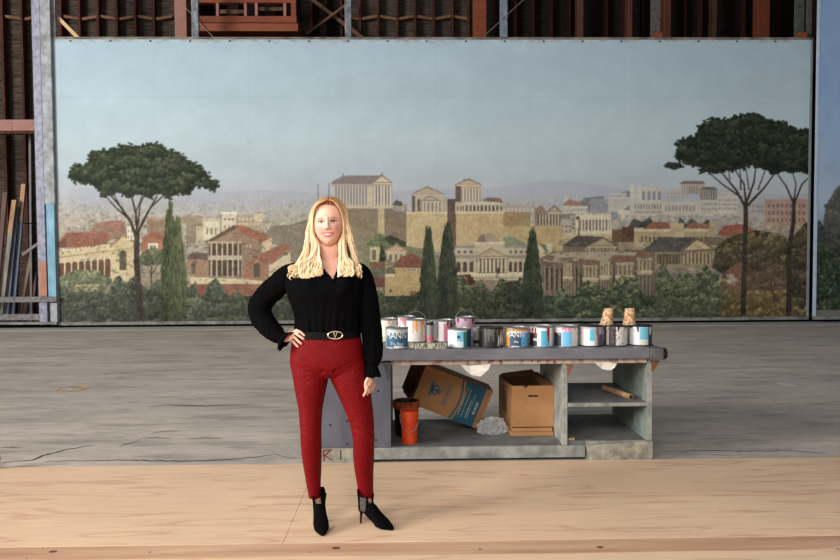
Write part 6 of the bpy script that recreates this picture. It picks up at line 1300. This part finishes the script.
# ------------------------------------------------------------ hair: overlapping locks over a cap
def hair():
    rnd = random.Random(11); b = MB(); cols = []
    def add(path, rad, seed, root):
        n0 = len(b.b.verts); b.tube(path, rad, 7); n1 = len(b.b.verts); tone = rnd.uniform(-1, 1); N = len(path)
        for k in range(n1 - n0):
            i = k // 7; t = i / (N - 1); cols.append((t, tone, root))
    part = .010
    def HV(x, y, z): return HC + HR @ Vector((x, y, z))
    def lock(s, phi, lift, zend, out, curl, r0):
        """s side, phi 0 = at the forehead .. 1 = back of the crown"""
        yp = -.070 + .140 * phi; pts = []
        zr = .118 * math.sqrt(max(.05, 1 - (yp / .108) ** 2)) + .012 + lift
        pts.append((part + s * .002, yp, zr)); xs = s
        # over the scalp: follow an enlarged skull, hugging the temple at the front
        rxx = .0865 + lift + .012 * phi + rnd.uniform(0, .006); face_in = (1 - phi) ** 2
        for th in (22, 45, 66, 88):
            q = R_(th); pts.append((part * (1 - th / 90) + s * rxx * math.sin(q), yp * (1 - .18 * math.sin(q)) + .012 * math.sin(q) * (1 - phi) + .022 * face_in * math.sin(q), zr * math.cos(q) + .004))
        base_y = pts[-1][1]
        prof = ((-.040, .010), (-.085, .018), (-.130, .026), (-.175, .034 + out * .4), (-.215, .042 + out * .8), (zend, .046 + out))
        for i, (z, dx) in enumerate(prof):
            if z < zend: continue
            pts.append((s * (rxx + dx), base_y * (1 - .2 * i / 6) - (.012 * i * (1 - phi * .8)), z + rnd.uniform(-.004, .004)))
        x, y, z = pts[-1]; cr = curl
        for k in range(1, 5):       # curl at the end
            q = k / 4 * math.pi * .85; pts.append((x + s * cr * .9 * math.sin(q) * (.6 + out * 6), y - .012 * math.sin(q), z - cr * (1 - math.cos(q)) * .55))
        wv, wp = rnd.uniform(.002, .006), rnd.uniform(0, 6)
        pts = [(a + rnd.uniform(-.0012, .0012) + wv * math.sin(d * 38 + wp) * (d < 0), c + rnd.uniform(-.002, .002) + wv * math.cos(d * 38 + wp) * (d < 0), d) for a, c, d in pts]
        path = catmull([HV(*p) for p in pts], 3); N = len(path)
        rad = [(r0 * (.55 + .6 * math.sin(min(1, 1.35 * k / N) * math.pi * .5)) * (1 if k < N * .86 else max(.12, (N - 1 - k) / (N * .14))), r0 * .6) for k in range(N)]
        rad = [(a, min(a, c)) for a, c in rad]
        add(path, rad, 0, phi)
    for s in (-1, 1):
        for layer in range(3):
            for i in range(58):
                phi = min(1, max(0, (i + rnd.uniform(-.4, .4)) / 57)); front = phi < .35
                lift = [-.004, .002, .008][layer] + rnd.uniform(-.002, .002)
                full = (.052 if s < 0 else .004)
                zend = rnd.uniform(-.262, -.215) if s < 0 else rnd.uniform(-.275, -.225)
                lock(s, phi, lift, zend, rnd.uniform(.0, 1) * full * (1 if phi > .1 else .55), rnd.uniform(.012, .026), rnd.uniform(.0034, .0062))
    # inner locks falling in front of the shoulders, close to the neck
    for s in (-1, 1):
        for i in range(64):
            x0 = s * rnd.uniform(.052, .088); y0 = rnd.uniform(-.045, .02); ze = rnd.uniform(-.27, -.225)
            xe = (s * rnd.uniform(.035, .15) if s < 0 else s * rnd.uniform(.045, .120))
            pts = [(s * .070, y0 + .01, .05), (s * .079, y0, .0), (s * rnd.uniform(.076, .084), y0, -.05), (x0, y0 - .015, -.11), (x0 * .7 + xe * .3, y0 - .045, -.17), (xe, -.085 + rnd.uniform(-.02, .01), ze + .03), (xe * 1.05, -.100, ze), (xe * .96, -.098, ze - .012), (xe * .86, -.090, ze - .008)]
            path = catmull([HV(*p) for p in pts], 3); N = len(path); r0 = rnd.uniform(.0036, .0062)
            add(path, [(r0 * (.4 + .8 * math.sin(math.pi * min(1, (k + 1) / N * .9))), r0 * .55) for k in range(N - 1)] + [(.001, .001)], 0, .2)
    # locks framing the face from the parting down
    for s in (-1, 1):
        for i in range(34):
            a = rnd.uniform(0, 1); ze = rnd.uniform(-.265, -.225); xe = s * rnd.uniform(.05, .13 if s < 0 else .105); o_ = .010 * a
            pts = [(part, -.078 + .02 * a, .119 + .004 * a), (part + s * .022, -.083 + .02 * a, .113 + .004 * a), (s * (.050 + o_ * .5), -.080 + .02 * a, .094 + o_), (s * (.068 + o_), -.066 + .02 * a, .062), (s * (.0775 + o_), -.050 + .02 * a, .022), (s * (.0805 + o_), -.040 + .015 * a, -.030), (s * (.081 + o_), -.036, -.085), (s * (.078 + o_), -.044, -.135), (s * .04 + xe * .5, -.066, -.18), (xe, -.092 + rnd.uniform(-.012, .008), ze + .02), (xe * 1.04, -.1, ze), (xe * .9, -.094, ze - .01)]
            pts = [(x + rnd.uniform(-.0018, .0018), y + rnd.uniform(-.003, .003), z + rnd.uniform(-.002, .002)) for x, y, z in pts]
            path = catmull([HV(*p) for p in pts], 3); N = len(path); r0 = rnd.uniform(.0032, .0055)
            add(path, [(r0 * (.5 + .7 * math.sin(math.pi * min(1, (k + 1) / N * .9))), r0 * .6) for k in range(N - 1)] + [(.001, .001)], 0, .1)
    # back volume
    for i in range(60):
        x0 = rnd.uniform(-.075, .075); pts = [(x0 * .3, .09, .09), (x0, .118, .03), (x0 * 1.2, .115, -.06), (x0 * 1.35, .105, -.14), (x0 * 1.4, .09, rnd.uniform(-.24, -.2))]
        path = catmull([HV(*p) for p in pts], 3); add(path, [(.010, .006)] * (len(path) - 1) + [(.001, .001)], 0, 1)
    nt0 = len(b.b.verts)
    bmt = bmesh.new(); bmesh.ops.create_uvsphere(bmt, u_segments=32, v_segments=20, radius=1)
    vs = []
    for v in bmt.verts:
        x, y, z = v.co.x * .082, v.co.y * .104 + .012, v.co.z * .126 + .004
        if y < .0 and z < .088: y = max(y, -.02 + .0 * z)
        vs.append(HV(x, y, z))
    b.verts_faces(vs, [tuple(v.index for v in f.verts) for f in bmt.faces]); cols.extend([(.15, -.6, .5)] * len(vs)); bmt.free()
    me = bpy.data.meshes.new('hair'); bmesh.ops.recalc_face_normals(b.b, faces=b.b.faces); b.b.to_mesh(me); b.b.free(); me.shade_smooth()
    root = np.array(lin((150, 100, 64))); gold = np.array(lin((200, 158, 112))); pale = np.array(lin((230, 206, 168))); out = []
    for t, tone, ph in cols:
        k = min(1, max(0, (t - .02) / .16)); c = root * (1 - k) + gold * k; k2 = min(1, max(0, (t - .12) / .3)) * (.75 + .25 * tone); c = c * (1 - k2) + pale * k2
        out.append(c * (1 + .11 * tone))
    set_paint(me, np.clip(np.array(out), 0, 1))
    return me
m_hair = vmat('blonde_hair', rough=.5, spec=.25, var=.16, scale=60, stretch=(3, 3, .4))
put(link_mesh('hair', hair(), m_hair))
